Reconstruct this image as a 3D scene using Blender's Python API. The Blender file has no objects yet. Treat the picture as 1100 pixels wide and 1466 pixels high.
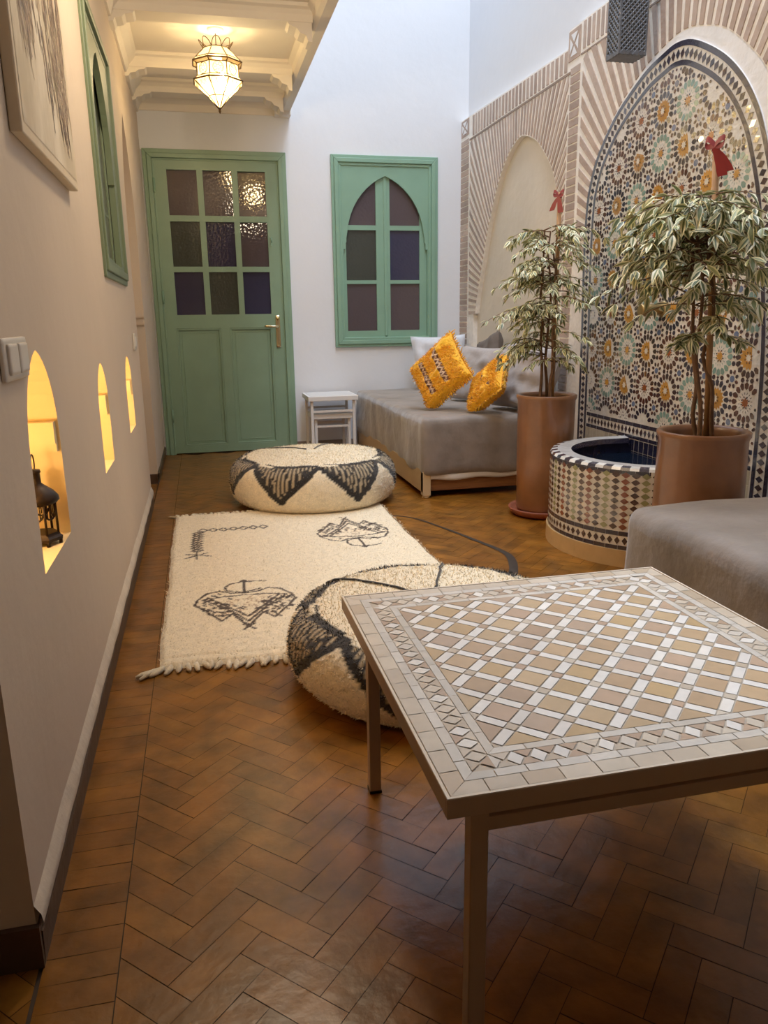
import bpy, bmesh, math, random
from mathutils import Vector, Matrix, noise
from mathutils.geometry import tessellate_polygon
random.seed(7)
PI = math.pi
C = bpy.context.scene.collection
W, D = 2.316, 5.944            # right wall plane, far wall plane
XU = 2.376                     # upper right wall plane

# ------------------------------------------------------------------ helpers
def lin(h):
    h = h.lstrip('#'); r = [int(h[i:i+2], 16)/255 for i in (0, 2, 4)]
    return tuple(((x/12.92) if x <= .04045 else ((x+.055)/1.055)**2.4) for x in r)
MATS = {}
def mat(name, col, rough=.6, metal=0, nscale=0, namt=.15, bump=0, bscale=40, attr=False, spec=.5, coat=0,
        stretch=None, sheen=0, emit=None, estr=0, trans=0, ncol=None, detail=4, bdist=.01):
    if name in MATS: return MATS[name]
    m = bpy.data.materials.new(name); m.use_nodes = True
    nt = m.node_tree; N = nt.nodes; L = nt.links; b = N['Principled BSDF']
    b.inputs['Roughness'].default_value = rough; b.inputs['Metallic'].default_value = metal
    b.inputs['Specular IOR Level'].default_value = spec
    b.inputs['Coat Weight'].default_value = coat
    b.inputs['Sheen Weight'].default_value = sheen
    b.inputs['Transmission Weight'].default_value = trans
    c = lin(col) if isinstance(col, str) else col
    b.inputs['Base Color'].default_value = (*c, 1)
    if emit:
        b.inputs['Emission Color'].default_value = (*lin(emit), 1); b.inputs['Emission Strength'].default_value = estr
    src = None
    if attr:
        a = N.new('ShaderNodeVertexColor'); a.layer_name = 'Col'; src = a.outputs['Color']
    tc = N.new('ShaderNodeTexCoord'); vec = tc.outputs['Object']
    if stretch:
        mp = N.new('ShaderNodeMapping'); mp.inputs['Scale'].default_value = stretch
        L.new(vec, mp.inputs['Vector']); vec = mp.outputs['Vector']
    if nscale:
        n = N.new('ShaderNodeTexNoise'); n.inputs['Scale'].default_value = nscale; n.inputs['Detail'].default_value = detail
        L.new(vec, n.inputs['Vector'])
        r = N.new('ShaderNodeValToRGB'); r.color_ramp.elements[0].position = .3; r.color_ramp.elements[1].position = .7
        if ncol:
            r.color_ramp.elements[0].color = (*lin(ncol), 1); r.color_ramp.elements[1].color = (*c, 1)
            L.new(n.outputs['Fac'], r.inputs['Fac']); L.new(r.outputs['Color'], b.inputs['Base Color'])
        else:
            lo, hi = 1-namt, 1+namt*.6
            r.color_ramp.elements[0].color = (lo, lo, lo, 1); r.color_ramp.elements[1].color = (hi, hi, hi, 1)
            L.new(n.outputs['Fac'], r.inputs['Fac'])
            mx = N.new('ShaderNodeMix'); mx.data_type = 'RGBA'; mx.blend_type = 'MULTIPLY'; mx.inputs[0].default_value = 1
            if src: L.new(src, mx.inputs[6])
            else: mx.inputs[6].default_value = (*c, 1)
            L.new(r.outputs['Color'], mx.inputs[7]); L.new(mx.outputs[2], b.inputs['Base Color'])
    elif src: L.new(src, b.inputs['Base Color'])
    if bump:
        n2 = N.new('ShaderNodeTexNoise'); n2.inputs['Scale'].default_value = bscale; n2.inputs['Detail'].default_value = 5
        L.new(vec, n2.inputs['Vector'])
        bp = N.new('ShaderNodeBump'); bp.inputs['Strength'].default_value = bump; bp.inputs['Distance'].default_value = bdist
        L.new(n2.outputs['Fac'], bp.inputs['Height']); L.new(bp.outputs['Normal'], b.inputs['Normal'])
    MATS[name] = m
    return m

class MB:
    """collects faces with material index and colour; build() links ONE mesh object"""
    def __init__(s): s.v = []; s.f = []; s.mi = []; s.col = []; s.sm = []
    def add(s, verts, faces, m=0, col=None, smooth=False):
        o = len(s.v); s.v += [tuple(p) for p in verts]
        for k, f in enumerate(faces):
            s.f.append(tuple(i+o for i in f)); s.mi.append(m); s.sm.append(smooth)
            if col is None or isinstance(col[0], (int, float)): s.col.append([col]*len(f))
            else: s.col.append([col[i] for i in f])
        return s
    def poly(s, pts, m=0, col=None): return s.add(pts, [tuple(range(len(pts)))], m, col)
    def box(s, a, b, m=0, col=None, mtx=None):
        x0, y0, z0 = a; x1, y1, z1 = b
        vs = [Vector(p) for p in ((x0,y0,z0),(x1,y0,z0),(x1,y1,z0),(x0,y1,z0),(x0,y0,z1),(x1,y0,z1),(x1,y1,z1),(x0,y1,z1))]
        if mtx: vs = [mtx @ v for v in vs]
        return s.add(vs, [(0,3,2,1),(4,5,6,7),(0,1,5,4),(1,2,6,5),(2,3,7,6),(3,0,4,7)], m, col)
    def tube(s, pts, r, n=8, m=0, cap=True, col=None, closed=False):
        pts = [Vector(p) for p in pts]; k = len(pts)
        rs = r if isinstance(r, (list, tuple)) else [r]*k
        vs = []; prev = None
        for i in range(k):
            if closed: t = pts[(i+1) % k]-pts[i-1]
            else: t = pts[min(i+1, k-1)]-pts[max(i-1, 0)]
            t.normalize()
            if prev is None: u = t.orthogonal().normalized()
            else: u = (prev-t*prev.dot(t)).normalized()
            prev = u; w = t.cross(u)
            for j in range(n):
                a = 2*PI*j/n; vs.append(pts[i]+(u*math.cos(a)+w*math.sin(a))*rs[i])
        fs = []
        for i in range(k if closed else k-1):
            i2 = (i+1) % k
            for j in range(n): fs.append((i*n+j, i*n+(j+1) % n, i2*n+(j+1) % n, i2*n+j))
        if cap and not closed: fs += [tuple(range(n))[::-1], tuple((k-1)*n+j for j in range(n))]
        return s.add(vs, fs, m, col, True)
    def lathe(s, prof, c=(0,0,0), n=32, m=0, col=None, smooth=True, a0=0, a1=2*PI):
        full = abs(a1-a0-2*PI) < 1e-6; nn = n if full else n+1
        vs = []
        for r, z in prof:
            for j in range(nn):
                a = a0+(a1-a0)*j/n; vs.append((c[0]+r*math.cos(a), c[1]+r*math.sin(a), c[2]+z))
        fs = []
        for i in range(len(prof)-1):
            for j in range(n):
                j2 = (j+1) % nn; fs.append((i*nn+j, i*nn+j2, (i+1)*nn+j2, (i+1)*nn+j))
        return s.add(vs, fs, m, col, smooth)
    def rbox(s, a, b, r, n=(10,10,6), m=0, fn=None, smooth=True, mtx=None):
        """rounded box; fn(p) may displace"""
        a = Vector(a); b = Vector(b); lo = a+Vector((r,r,r)); hi = b-Vector((r,r,r))
        bm = bmesh.new(); idx = {}
        vs = []; fs = []
        def vid(i, j, k):
            key = (i, j, k)
            if key in idx: return idx[key]
            def crd(q, cnt, l, h):   # denser near edges
                t = q/cnt; t = .5-.5*math.cos(PI*t); t = .5*t+.5*(q/cnt); return l+(h-l)*t
            p = Vector((crd(i,n[0],a.x,b.x), crd(j,n[1],a.y,b.y), crd(k,n[2],a.z,b.z)))
            q = Vector((min(max(p.x,lo.x),hi.x), min(max(p.y,lo.y),hi.y), min(max(p.z,lo.z),hi.z)))
            d = p-q
            if d.length > 1e-9: p = q+d.normalized()*r
            if fn: p = fn(p)
            if mtx: p = mtx @ p
            idx[key] = len(vs); vs.append(p); return idx[key]
        for i in range(n[0]):
            for j in range(n[1]):
                fs.append((vid(i,j,0),vid(i,j+1,0),vid(i+1,j+1,0),vid(i+1,j,0)))
                fs.append((vid(i,j,n[2]),vid(i+1,j,n[2]),vid(i+1,j+1,n[2]),vid(i,j+1,n[2])))
        for i in range(n[0]):
            for k in range(n[2]):
                fs.append((vid(i,0,k),vid(i+1,0,k),vid(i+1,0,k+1),vid(i,0,k+1)))
                fs.append((vid(i,n[1],k),vid(i,n[1],k+1),vid(i+1,n[1],k+1),vid(i+1,n[1],k)))
        for j in range(n[1]):
            for k in range(n[2]):
                fs.append((vid(0,j,k),vid(0,j,k+1),vid(0,j+1,k+1),vid(0,j+1,k)))
                fs.append((vid(n[0],j,k),vid(n[0],j+1,k),vid(n[0],j+1,k+1),vid(n[0],j,k+1)))
        bm.free()
        return s.add(vs, fs, m, None, smooth)
    def build(s, name, mats, parent=None, bevel=0, seg=2, origin=None):
        me = bpy.data.meshes.new(name)
        off = Vector((0,0,0))
        if parent is not None: off = Vector(parent['_o'])
        elif origin: off = Vector(origin)
        me.from_pydata([tuple(Vector(p)-off) for p in s.v], [], s.f); 
        for i, p in enumerate(me.polygons): p.material_index = s.mi[i]; p.use_smooth = s.sm[i]
        if any(c[0] is not None for c in s.col):
            at = me.color_attributes.new('Col', 'FLOAT_COLOR', 'CORNER')
            data = []
            for c in s.col:
                for q in c:
                    q = q or (1,1,1); data += [q[0], q[1], q[2], 1]
            at.data.foreach_set('color', data)
        for m in (mats if isinstance(mats, (list, tuple)) else [mats]): me.materials.append(m)
        o = bpy.data.objects.new(name, me); C.objects.link(o)
        if parent is not None:
            o.parent = parent
            o['_o'] = tuple(off)
        else:
            o.location = off; o['_o'] = tuple(off)
        if bevel:
            md = o.modifiers.new('bev', 'BEVEL'); md.width = bevel; md.segments = seg; md.limit_method = 'ANGLE'; md.angle_limit = .7
        return o
def tag(o, label, cat, group=None):
    o['label'] = label; o['category'] = cat
    if group: o['group'] = group
    return o
def struct(o): o['kind'] = 'structure'; return o
def empty(name, loc, label=None, cat=None, group=None):
    o = bpy.data.objects.new(name, None); C.objects.link(o); o.location = loc; o['_o'] = tuple(loc)
    o.empty_display_size = .05
    if label: tag(o, label, cat, group)
    return o
def tess(loops):
    """loops: list of lists of 2D points (first outer) -> verts, tris"""
    l3 = [[Vector((p[0], p[1], 0)) for p in l] for l in loops]
    flat = [p for l in loops for p in l]
    return flat, tessellate_polygon(l3)
def slab(mb, loops, to3, t0, t1, m=0, mside=None, back=True):
    """extruded polygon with holes; to3(a,b,t) -> 3D"""
    flat, tris = tess(loops)
    for t in ((t0, t1) if back else (t0,)):
        mb.add([to3(a, b, t) for a, b in flat], tris, m)
    for l in loops:
        k = len(l)
        vs = [to3(a, b, t0) for a, b in l]+[to3(a, b, t1) for a, b in l]
        mb.add(vs, [(i, (i+1) % k, k+(i+1) % k, k+i) for i in range(k)], m if mside is None else mside)
def catmull(P, n=8, closed=False):
    out = []; k = len(P)
    for i in range(k-1):
        p0 = P[max(i-1,0)]; p1 = P[i]; p2 = P[i+1]; p3 = P[min(i+2,k-1)]
        for j in range(n):
            t = j/n; t2 = t*t; t3 = t2*t
            out.append(tuple(.5*((2*b)+(-a+c)*t+(2*a-5*b+4*c-d)*t2+(-a+3*b-3*c+d)*t3) for a, b, c, d in zip(p0,p1,p2,p3)))
    out.append(tuple(P[-1])); return out
def resample(P, step):
    out = [P[0]]; acc = 0
    for a, b in zip(P, P[1:]):
        L = math.dist(a, b); 
        if L < 1e-9: continue
        t = step-acc
        while t <= L:
            out.append(tuple(x+(y-x)*t/L for x, y in zip(a, b))); t += step
        acc = (acc+L) % step if False else L-(t-step)
    return out
def offset(P, d):
    """offset open polyline to its left side by d"""
    out = []
    for i in range(len(P)):
        a = P[max(i-1,0)]; b = P[min(i+1,len(P)-1)]
        tx, ty = b[0]-a[0], b[1]-a[1]; l = math.hypot(tx, ty) or 1
        out.append((P[i][0]-ty/l*d, P[i][1]+tx/l*d))
    return out
def inside(p, poly):
    x, y = p; c = False; k = len(poly)
    for i in range(k):
        x1, y1 = poly[i]; x2, y2 = poly[i-1]
        if (y1 > y) != (y2 > y) and x < (x2-x1)*(y-y1)/(y2-y1)+x1: c = not c
    return c
def nz(p, s=1.0): return noise.noise(Vector(p)*s)
def arch_pts(c, half, spring, peak, n=10):
    """pointed arch outline from left spring to right spring (a,z)"""
    h = peak-spring
    R = (half*half+h*h)/(2*half)
    out = []
    a_end = math.atan2(h, -(half-R))           # angle at peak on circle centred at (c+R-half)
    for i in range(n+1):
        t = i/n; a = PI-(PI-math.atan2(h, R-half if False else (half-R)*-1))*t if False else None
    cx = c-half+R
    a1 = math.atan2(h, c-cx)
    for i in range(n+1):
        a = PI+(a1-PI)*i/n; out.append((cx+R*math.cos(a), spring+R*math.sin(a)))
    cx2 = c+half-R
    for i in range(1, n+1):
        a = (PI-a1)*(1-i/n); out.append((cx2+R*math.cos(a), spring+R*math.sin(a)))
    return out

# ------------------------------------------------------------------ materials
M_wall = mat('lime_plaster_warm_lit', '#cfbda9', .75, nscale=1.6, namt=.06, bump=.25, bscale=14)  # warm, dim light under the gallery is tinted into this plaster colour
M_wallc = mat('plaster_cool_lit', '#dfe1e6', .75, nscale=1.2, namt=.04, bump=.2, bscale=14)  # same plaster, with the cool patio daylight put into its colour
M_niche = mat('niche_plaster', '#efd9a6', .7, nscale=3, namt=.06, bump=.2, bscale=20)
M_ceil = mat('ceiling_plaster', '#e9dfd0', .7, nscale=2, namt=.06, bump=.15, bscale=16)
M_cream = mat('cream_plaster', '#ddd3c2', .8, nscale=3, namt=.06, bump=.3, bscale=22)
M_mortar = mat('brick_mortar', '#f6f0e8', .85, nscale=30, namt=.1, bump=.3, bscale=60)
M_brick = mat('bejmat_brick', '#b09a8a', .8, attr=True, nscale=14, namt=.14, bump=.35, bscale=50)
M_white = mat('white_plaster', '#eeeef0', .7, nscale=8, namt=.04, bump=.3, bscale=30)
M_green = mat('green_paint', '#7ba18a', .42, nscale=5, namt=.07, bump=.06, bscale=30)
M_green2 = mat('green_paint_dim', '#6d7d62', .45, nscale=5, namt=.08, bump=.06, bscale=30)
M_door = mat('door_paint', '#7c9a80', .42, nscale=5, namt=.07, bump=.06, bscale=30)
M_brass = mat('brass', '#c8a866', .25, metal=1)
M_obrass = mat('aged_brass', '#a38a5c', .4, metal=.9, nscale=20, namt=.2)
M_chrome = mat('pale_brass', '#d8c9a2', .22, metal=1)
M_iron = mat('dark_metal', '#2a1f18', .45, metal=.7, nscale=40, namt=.3)
M_zinc = mat('grey_metal', '#6a6d74', .5, metal=.6, nscale=25, namt=.25)
M_skirt = mat('dark_skirting', '#4a3524', .5, nscale=10, namt=.25, bump=.2)
M_linen = mat('taupe_linen', '#a59c98', .9, nscale=60, namt=.08, bump=.25, bscale=200, sheen=.2, bdist=.003)
M_linen2 = mat('dark_linen', '#6a5f58', .9, nscale=60, namt=.08, bump=.2, bscale=200, bdist=.003)
M_linen3 = mat('pale_linen', '#cfd0d6', .9, nscale=40, namt=.06, bump=.2, bscale=150, bdist=.003)
M_velvet = mat('grey_velvet', '#8a7e76', .72, nscale=5, namt=.14, bump=.45, bscale=9, sheen=.5, ncol='#65594f', detail=7, bdist=.02)
M_wood = mat('pale_wood', '#b89468', .55, nscale=9, ncol='#a07a50', stretch=(1,12,12), bump=.05)
M_wood2 = mat('brown_wood', '#8a5a34', .55, nscale=9, ncol='#6f4526', stretch=(1,14,14), bump=.05)
M_panelw = mat('pale_panel', '#c9ad84', .6, nscale=5, namt=.08)
M_sheet = mat('white_sheet', '#dcd8d4', .9)
M_terra = mat('glazed_terracotta', '#8a5c3c', .32, nscale=7, namt=.3, bump=.15, bscale=20, detail=7, coat=.2)
M_terra2 = mat('red_terracotta', '#8f4a30', .5, nscale=9, namt=.2, bump=.1)
M_soil = mat('soil', '#2d2018', .95, nscale=60, namt=.4, bump=.8, bscale=80)
M_leaf = mat('variegated_leaf', '#7c8a5c', .5, attr=True, nscale=30, namt=.12)
M_bark = mat('bark', '#6b4d36', .85, nscale=30, namt=.3, bump=.4, bscale=60)
M_stake = mat('stake_wood', '#a87c4e', .7, nscale=14, namt=.2, stretch=(6,6,1))
M_ribbon = mat('red_ribbon', '#8a1a1c', .45, nscale=20, namt=.15)
M_tile = mat('glazed_tile', '#ffffff', .24, attr=True, nscale=60, namt=.12, bump=.22, bscale=45, spec=1.0, coat=.6, bdist=.004)
M_grout = mat('ivory_tile', '#dfdad2', .22, nscale=70, namt=.12, bump=.6, bscale=55, bdist=.006, coat=.3)
M_ttile = mat('matte_mosaic', '#ffffff', .42, attr=True, nscale=30, namt=.08, bump=.05, bscale=60)
M_tmortar = mat('table_grout', '#c9bba8', .7, nscale=40, namt=.1)
M_tframe = mat('taupe_metal', '#a38d78', .45, metal=.15, nscale=8, namt=.05)
M_tlip = mat('table_lip', '#e4d6c2', .5)
M_wmetal = mat('white_metal', '#e2dfdc', .4)
M_wool = mat('shaggy_wool', '#e8d8b8', .95, attr=True, nscale=160, namt=.16, bump=.5, bscale=220, sheen=.3, bdist=.004)
M_yellow = mat('yellow_wool', '#f0a210', .9, attr=True, nscale=90, namt=.12, bump=.6, bscale=120, sheen=.2, bdist=.006)
M_floor = mat('waxed_brick', '#7a4a26', .3, attr=True, nscale=10, namt=.5, bump=.35, bscale=22, detail=10, spec=.36, bdist=.005)
M_fmort = mat('floor_joint', '#33200e', .7, nscale=30, namt=.3)
M_inlay = mat('dark_inlay', '#2c2620', .4, nscale=60, namt=.4)
M_plastic = mat('switch_plastic', '#d9d0c4', .35)
M_water = mat('basin_water', '#0c1420', .04, spec=.8)
M_canvas = None

def glass_mat(name, col):
    m = mat(name, col, .07, spec=.5)
    nt = m.node_tree; N = nt.nodes; L = nt.links; b = N['Principled BSDF']
    tc = N.new('ShaderNodeTexCoord'); wv = N.new('ShaderNodeTexVoronoi'); wv.inputs['Scale'].default_value = 55
    L.new(tc.outputs['Object'], wv.inputs['Vector'])
    bp = N.new('ShaderNodeBump'); bp.inputs['Strength'].default_value = .16; bp.inputs['Distance'].default_value = .003
    L.new(wv.outputs['Distance'], bp.inputs['Height']); L.new(bp.outputs['Normal'], b.inputs['Normal'])
    return m
G_PLUM = glass_mat('plum_glass', '#4b4145'); G_BLUE = glass_mat('blue_glass', '#2f3047'); G_GREEN = glass_mat('green_glass', '#373b36')
G_NAVY = glass_mat('navy_glass', '#2c2a42')

# ------------------------------------------------------------------ floor
def shade(c, k): return tuple(max(0, x*k) for x in c)
def build_floor():
    mb = MB()
    X0, X1, Y0, Y1 = -1.3, XU, -1.6, D
    mb.box((X0,D-.01,-.08),(X1,D+.14,-.001), 1)
    mb.add([(X0,Y0,-.004),(X1,Y0,-.004),(X1,Y1,-.004),(X0,Y1,-.004)], [(0,1,2,3)], 1)
    mb.box((X0,Y0,-.08),(X1,Y1,-.006), 1)
    base = lin('#7a4b15'); g = .0006
    def brick(cx, cy, l, w, ang, rot):
        if not (X0 < cx < X1 and Y0 < cy < Y1): return
        k = random.gauss(1, .10); k = max(.65, min(1.3, k)); h = random.uniform(-.10,.10)
        c = (base[0]*k, base[1]*k*(1+h*.5), base[2]*k*(1+h))
        ca, sa = math.cos(ang), math.sin(ang); tx, ty = random.gauss(0,.004), random.gauss(0,.004)
        lo, hi = (X0, -.003) if rot == 2 else ((.002, .1185) if rot == 1 else (.1205, X1))
        pts = []
        for lx, ly in ((-1,-1),(1,-1),(1,1),(-1,1)):
            u, v = lx*(l/2-g), ly*(w/2-g); pts.append((cx+u*ca-v*sa, min(max(cy+u*sa+v*ca, Y0), Y1)))
        for sg, lim in ((1, lo), (-1, hi)):
            out = []
            for p, q in zip(pts, pts[1:]+pts[:1]):
                dp, dq = sg*(p[0]-lim), sg*(q[0]-lim)
                if dp >= 0: out.append(p)
                if dp*dq < 0: t = dp/(dp-dq); out.append((p[0]+(q[0]-p[0])*t, p[1]+(q[1]-p[1])*t))
            pts = out
            if len(pts) < 3: return
        mb.poly([(x, y, (x-cx)*tx+(y-cy)*ty) for x, y in pts], 0, c)
    # border course beside the left wall
    y = Y0
    while y < Y1:
        for k in range(1): brick(.062, y+.026, .118, .052, random.gauss(0,.01), 1)
        y += .052
    # herringbone at 45 degrees, L = 3 w
    w = .0525; L = 3*w; r2 = math.sqrt(.5)
    def place(u, v, du, dv):
        cu, cv = u+du/2, v+dv/2
        x = (cu-cv)*r2+.9; y = (cu+cv)*r2-2
        ang = PI/4 if du > dv else 3*PI/4
        if x > .03: brick(x, y, L, w, ang, 0)
        if x < .08: brick(min(x, -.004) if False else x, y, L, w, ang, 2)
    for i in range(-40, 60):
        for j in range(-150, 190):
            # horizontal brick at staircase, vertical brick joined to it (3:1 herringbone)
            u = i*6*w + j*w; v = j*w
            if -8 < u < 12 and -8 < v < 12:
                place(u, v, L, w)
                place(u+L, v-2*w, w, L) if True else None
    o = mb.build('floor', [M_floor, M_fmort]); return struct(o)
build_floor()

# dark inlay curve in the floor
mb = MB()
P = catmull([(1.19,3.70),(1.30,3.60),(1.394,3.361),(1.46,3.15),(1.514,2.954),(1.505,2.83),(1.44,2.66),(1.30,2.40)], 8)
wd = [.004+.014*min(1, (i/len(P))**1.5*1.6) for i in range(len(P))]
vs = []
for i, (a, b) in enumerate(zip(offset(P, .5), P)):
    d = (Vector(a)-Vector(b)).normalized()*wd[i]
    vs += [(b[0]+d.x, b[1]+d.y, .0022), (b[0]-d.x, b[1]-d.y, .0022)]
mb.add(vs, [(2*i, 2*i+1, 2*i+3, 2*i+2) for i in range(len(P)-1)])
struct(mb.build('trim_1', M_inlay))

# ------------------------------------------------------------------ left wall with niches, doorway recess and its end
NICHES = [(1.472,1.776,.525,.74,.93), (2.470,2.722,.525,.71,.855), (3.385,3.665,.522,.69,.835)]
H = 6.6
def niche_loop(y0, y1, zb, zs, zp):
    ap = arch_pts((y0+y1)/2, (y1-y0)/2, zs, zp, 8)
    return [(y0, zb)]+ap+[(y1, zb)]
mb = MB()
to3 = lambda a, b, t: (t, a, b)
ARC = [(4.24,0.0)]+arch_pts(4.56,.32,1.35,2.03,10)+[(4.88,0.0)]
outer = [(1.1,0),(4.24,0)]+ARC[1:-1]+[(4.88,0),(D,0),(D,2.46),(1.1,2.46)]
WINL = (2.966, 3.81, 1.135, 2.075)
wl = WINL
winloop = [(wl[0]+.03,wl[2]+.03),(wl[1]-.03,wl[2]+.03),(wl[1]-.03,wl[3]-.03),(wl[0]+.03,wl[3]-.03)]
loops = [outer]+[niche_loop(*n) for n in NICHES]+[winloop]
flat, tris = tess(loops)
mb.add([(0, a, b) for a, b in flat], tris, 0)
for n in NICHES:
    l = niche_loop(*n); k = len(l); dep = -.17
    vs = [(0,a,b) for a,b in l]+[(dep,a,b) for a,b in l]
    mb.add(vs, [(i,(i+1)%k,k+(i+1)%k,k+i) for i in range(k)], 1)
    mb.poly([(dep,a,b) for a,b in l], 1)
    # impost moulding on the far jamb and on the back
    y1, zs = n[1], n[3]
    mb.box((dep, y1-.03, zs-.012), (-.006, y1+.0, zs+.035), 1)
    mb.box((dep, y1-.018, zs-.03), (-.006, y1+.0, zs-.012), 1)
l = [(wl[0]+.03,wl[2]+.03),(wl[1]-.03,wl[2]+.03),(wl[1]-.03,wl[3]-.03),(wl[0]+.03,wl[3]-.03)]
vs = [(0,a,b) for a,b in l]+[(-.09,a,b) for a,b in l]
mb.add(vs, [(i,(i+1)%4,4+(i+1)%4,4+i) for i in range(4)], 0)
mb.poly([(-.09,a,b) for a,b in l], 0)
# doorway recess
k = len(ARC); dep = -.22
mb.add([(0,a,b) for a,b in ARC]+[(dep,a,b) for a,b in ARC], [(i,i+1,k+i+1,k+i) for i in range(k-1)], 0)
mb.poly([(dep,a,b) for a,b in ARC], 0)
mb.box((dep, 4.845, 1.0), (.0, 4.885, 1.03), 0); mb.box((dep, 4.86, .96), (-.004, 4.885, 1.0), 0)
# the end of the wall towards the room and the ceiling-high mass behind
mb.add([(0,1.1,0),(-1.3,1.1,0),(-1.3,1.1,2.46),(0,1.1,2.46)], [(0,1,2,3)], 0)
mb.add([(-.42,1.12,0),(-.42,D,0),(-.42,D,2.46),(-.42,1.12,2.46)], [(0,1,2,3)], 0)
# outer wall of the side passage
mb.add([(-1.3,-1.6,0),(-1.3,1.1,0),(-1.3,1.1,2.46),(-1.3,-1.6,2.46)], [(0,1,2,3)], 0)
struct(mb.build('wall_left', [M_wall, M_niche]))
# plaster lip at the foot of the wall (wavy) is part of the skirting
mb = MB()
for (y0, y1) in ((1.1,4.24),(4.88,D-.02)):
    n = int((y1-y0)/.05)
    vs = []
    for i in range(n+1):
        y = y0+(y1-y0)*i/n; z = .07+.008*nz((y*3,.3,.1))
        vs += [(.006,y,0),(.008,y,z-.012),(.0,y,z)]
    mb.add(vs, [(3*i+j,3*i+3+j,3*i+4+j,3*i+1+j) for i in range(n) for j in range(2)], 0)
mb.box((-1.3,1.09,0),(.006,1.1,.075), 0)
mb.box((-.218,4.872,0),(.0,4.88,.06), 0)
struct(mb.build('baseboard_left', M_skirt))

mb = MB()
for (y0, y1) in ((1.1,4.24),):
    n = int((y1-y0)/.02); vs = []
    for i in range(n+1):
        y = y0+(y1-y0)*i/n; w_ = .5+.5*nz((y*7,1.3,.1))
        vs += [(.0,y,.112+.01*nz((y*4,0,3))),(.007+.004*w_,y,.088+.004*w_),(.009+.004*w_,y,.080-.008*w_),(.006,y,.066)]
    mb.add(vs, [(4*i+j,4*i+4+j,4*i+5+j,4*i+1+j) for i in range(n) for j in range(3)], 0, None, True)
struct(mb.build('trim_3', mat('plaster_lip', '#d8cab8', .75, nscale=12, namt=.12, bump=.3, bscale=40)))

# ------------------------------------------------------------------ far wall, near wall, upper right wall
mb = MB()
DX0, DX1, DZ = .012, .997, 2.13
WX0, WX1, WZ0, WZ1 = 1.322, 2.133, .765, 2.132
outer = [(0,0),(DX0+.02,0),(DX0+.02,DZ-.02),(DX1-.02,DZ-.02),(DX1-.02,0),(XU,0),(XU,H),(0,H)]
hole = [(WX0+.03,WZ0+.03),(WX1-.03,WZ0+.03),(WX1-.03,WZ1-.03),(WX0+.03,WZ1-.03)]
slab(mb, [outer, hole], lambda a,b,t: (a,t,b), D, D+.12, 0)
mb.box((0,D+.121,0),(XU,D+.14,H))
struct(mb.build('wall_far', M_wallc))
mb = MB(); mb.box((DX1+.002,D-.012,0),(1.46,D,.055)); struct(mb.build('baseboard_far', mat('grey_skirting','#8d8078',.6)))
mb = MB(); mb.box((XU,-1.6,0),(XU+.12,D+.14,H)); struct(mb.build('wall_right', M_wallc))
mb = MB(); mb.box((-1.42,-1.72,0),(XU+.12,-1.6,H)); struct(mb.build('wall_near', M_wall))

# ------------------------------------------------------------------ gallery ceiling
CZ = 2.46
mb = MB()
mb.box((-1.42,-1.6,CZ),(1.03,D,CZ+.25))
# fascia beam along the open side, rising above as the gallery parapet
def prof_x(mb, prof, y0, y1, m=0):      # profile in (x,z) swept along Y
    k = len(prof); mb.add([(a,y0,b) for a,b in prof]+[(a,y1,b) for a,b in prof], [(i,(i+1)%k,k+(i+1)%k,k+i) for i in range(k)]+[tuple(range(k)),tuple(range(k,2*k))[::-1]], m)
prof_x(mb, [(1.035,2.385),(1.035,3.3),(.95,3.3),(.95,2.47),(.93,2.45),(.955,2.43),(.965,2.40),(.985,2.385)], -1.6, D)
prof_x(mb, [(0,2.36),(.012,2.36),(.03,2.40),(.06,2.43),(.075,2.462),(0,2.462)], 1.1, D)
def prof_y(mb, prof, x0, x1, m=0):
    k = len(prof); mb.add([(x0,a,b) for a,b in prof]+[(x1,a,b) for a,b in prof], [(i,(i+1)%k,k+(i+1)%k,k+i) for i in range(k)], m)
prof_y(mb, [(D,2.37),(D-.015,2.37),(D-.03,2.41),(D-.07,2.44),(D-.08,2.462),(D,2.462)], 0, .97)
for yb in (5.62, 5.12, 4.27, 3.4, 2.5, 1.6, .6):
    prof_y(mb, [(yb+.11,CZ),(yb+.105,CZ-.015),(yb+.085,CZ-.022),(yb+.07,CZ-.04),(yb+.065,CZ-.07),(yb-.065,CZ-.07),(yb-.07,CZ-.04),(yb-.085,CZ-.022),(yb-.105,CZ-.015),(yb-.11,CZ)], 0, .96)
    # carved bracket where the beam meets the fascia
    for s, xs in ((1, .955), (-1, .0)):
        pr = [(xs, CZ-.07),(xs-s*.12, CZ-.07),(xs-s*.11,CZ-.085),(xs-s*.075,CZ-.095),(xs-s*.06,CZ-.115),(xs-s*.03,CZ-.125),(xs-s*.02,CZ-.15),(xs,CZ-.155)]
        if s < 0: pr = [(x, (z-CZ)*.6+CZ-.028) for x, z in pr]
        k = len(pr)
        mb.add([(a,yb-.06,b) for a,b in pr]+[(a,yb+.06,b) for a,b in pr], [(i,(i+1)%k,k+(i+1)%k,k+i) for i in range(k)]+[tuple(range(k)),tuple(range(k,2*k))[::-1]], 0)
mb.box((.93,D-.09,2.36),(1.04,D,2.40))
mb.box((1.04,-1.6,2.46),(XU,.95,2.75)); mb.box((1.04,.93,2.40),(XU,.95,3.3))
struct(mb.build('ceiling', M_ceil))

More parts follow.
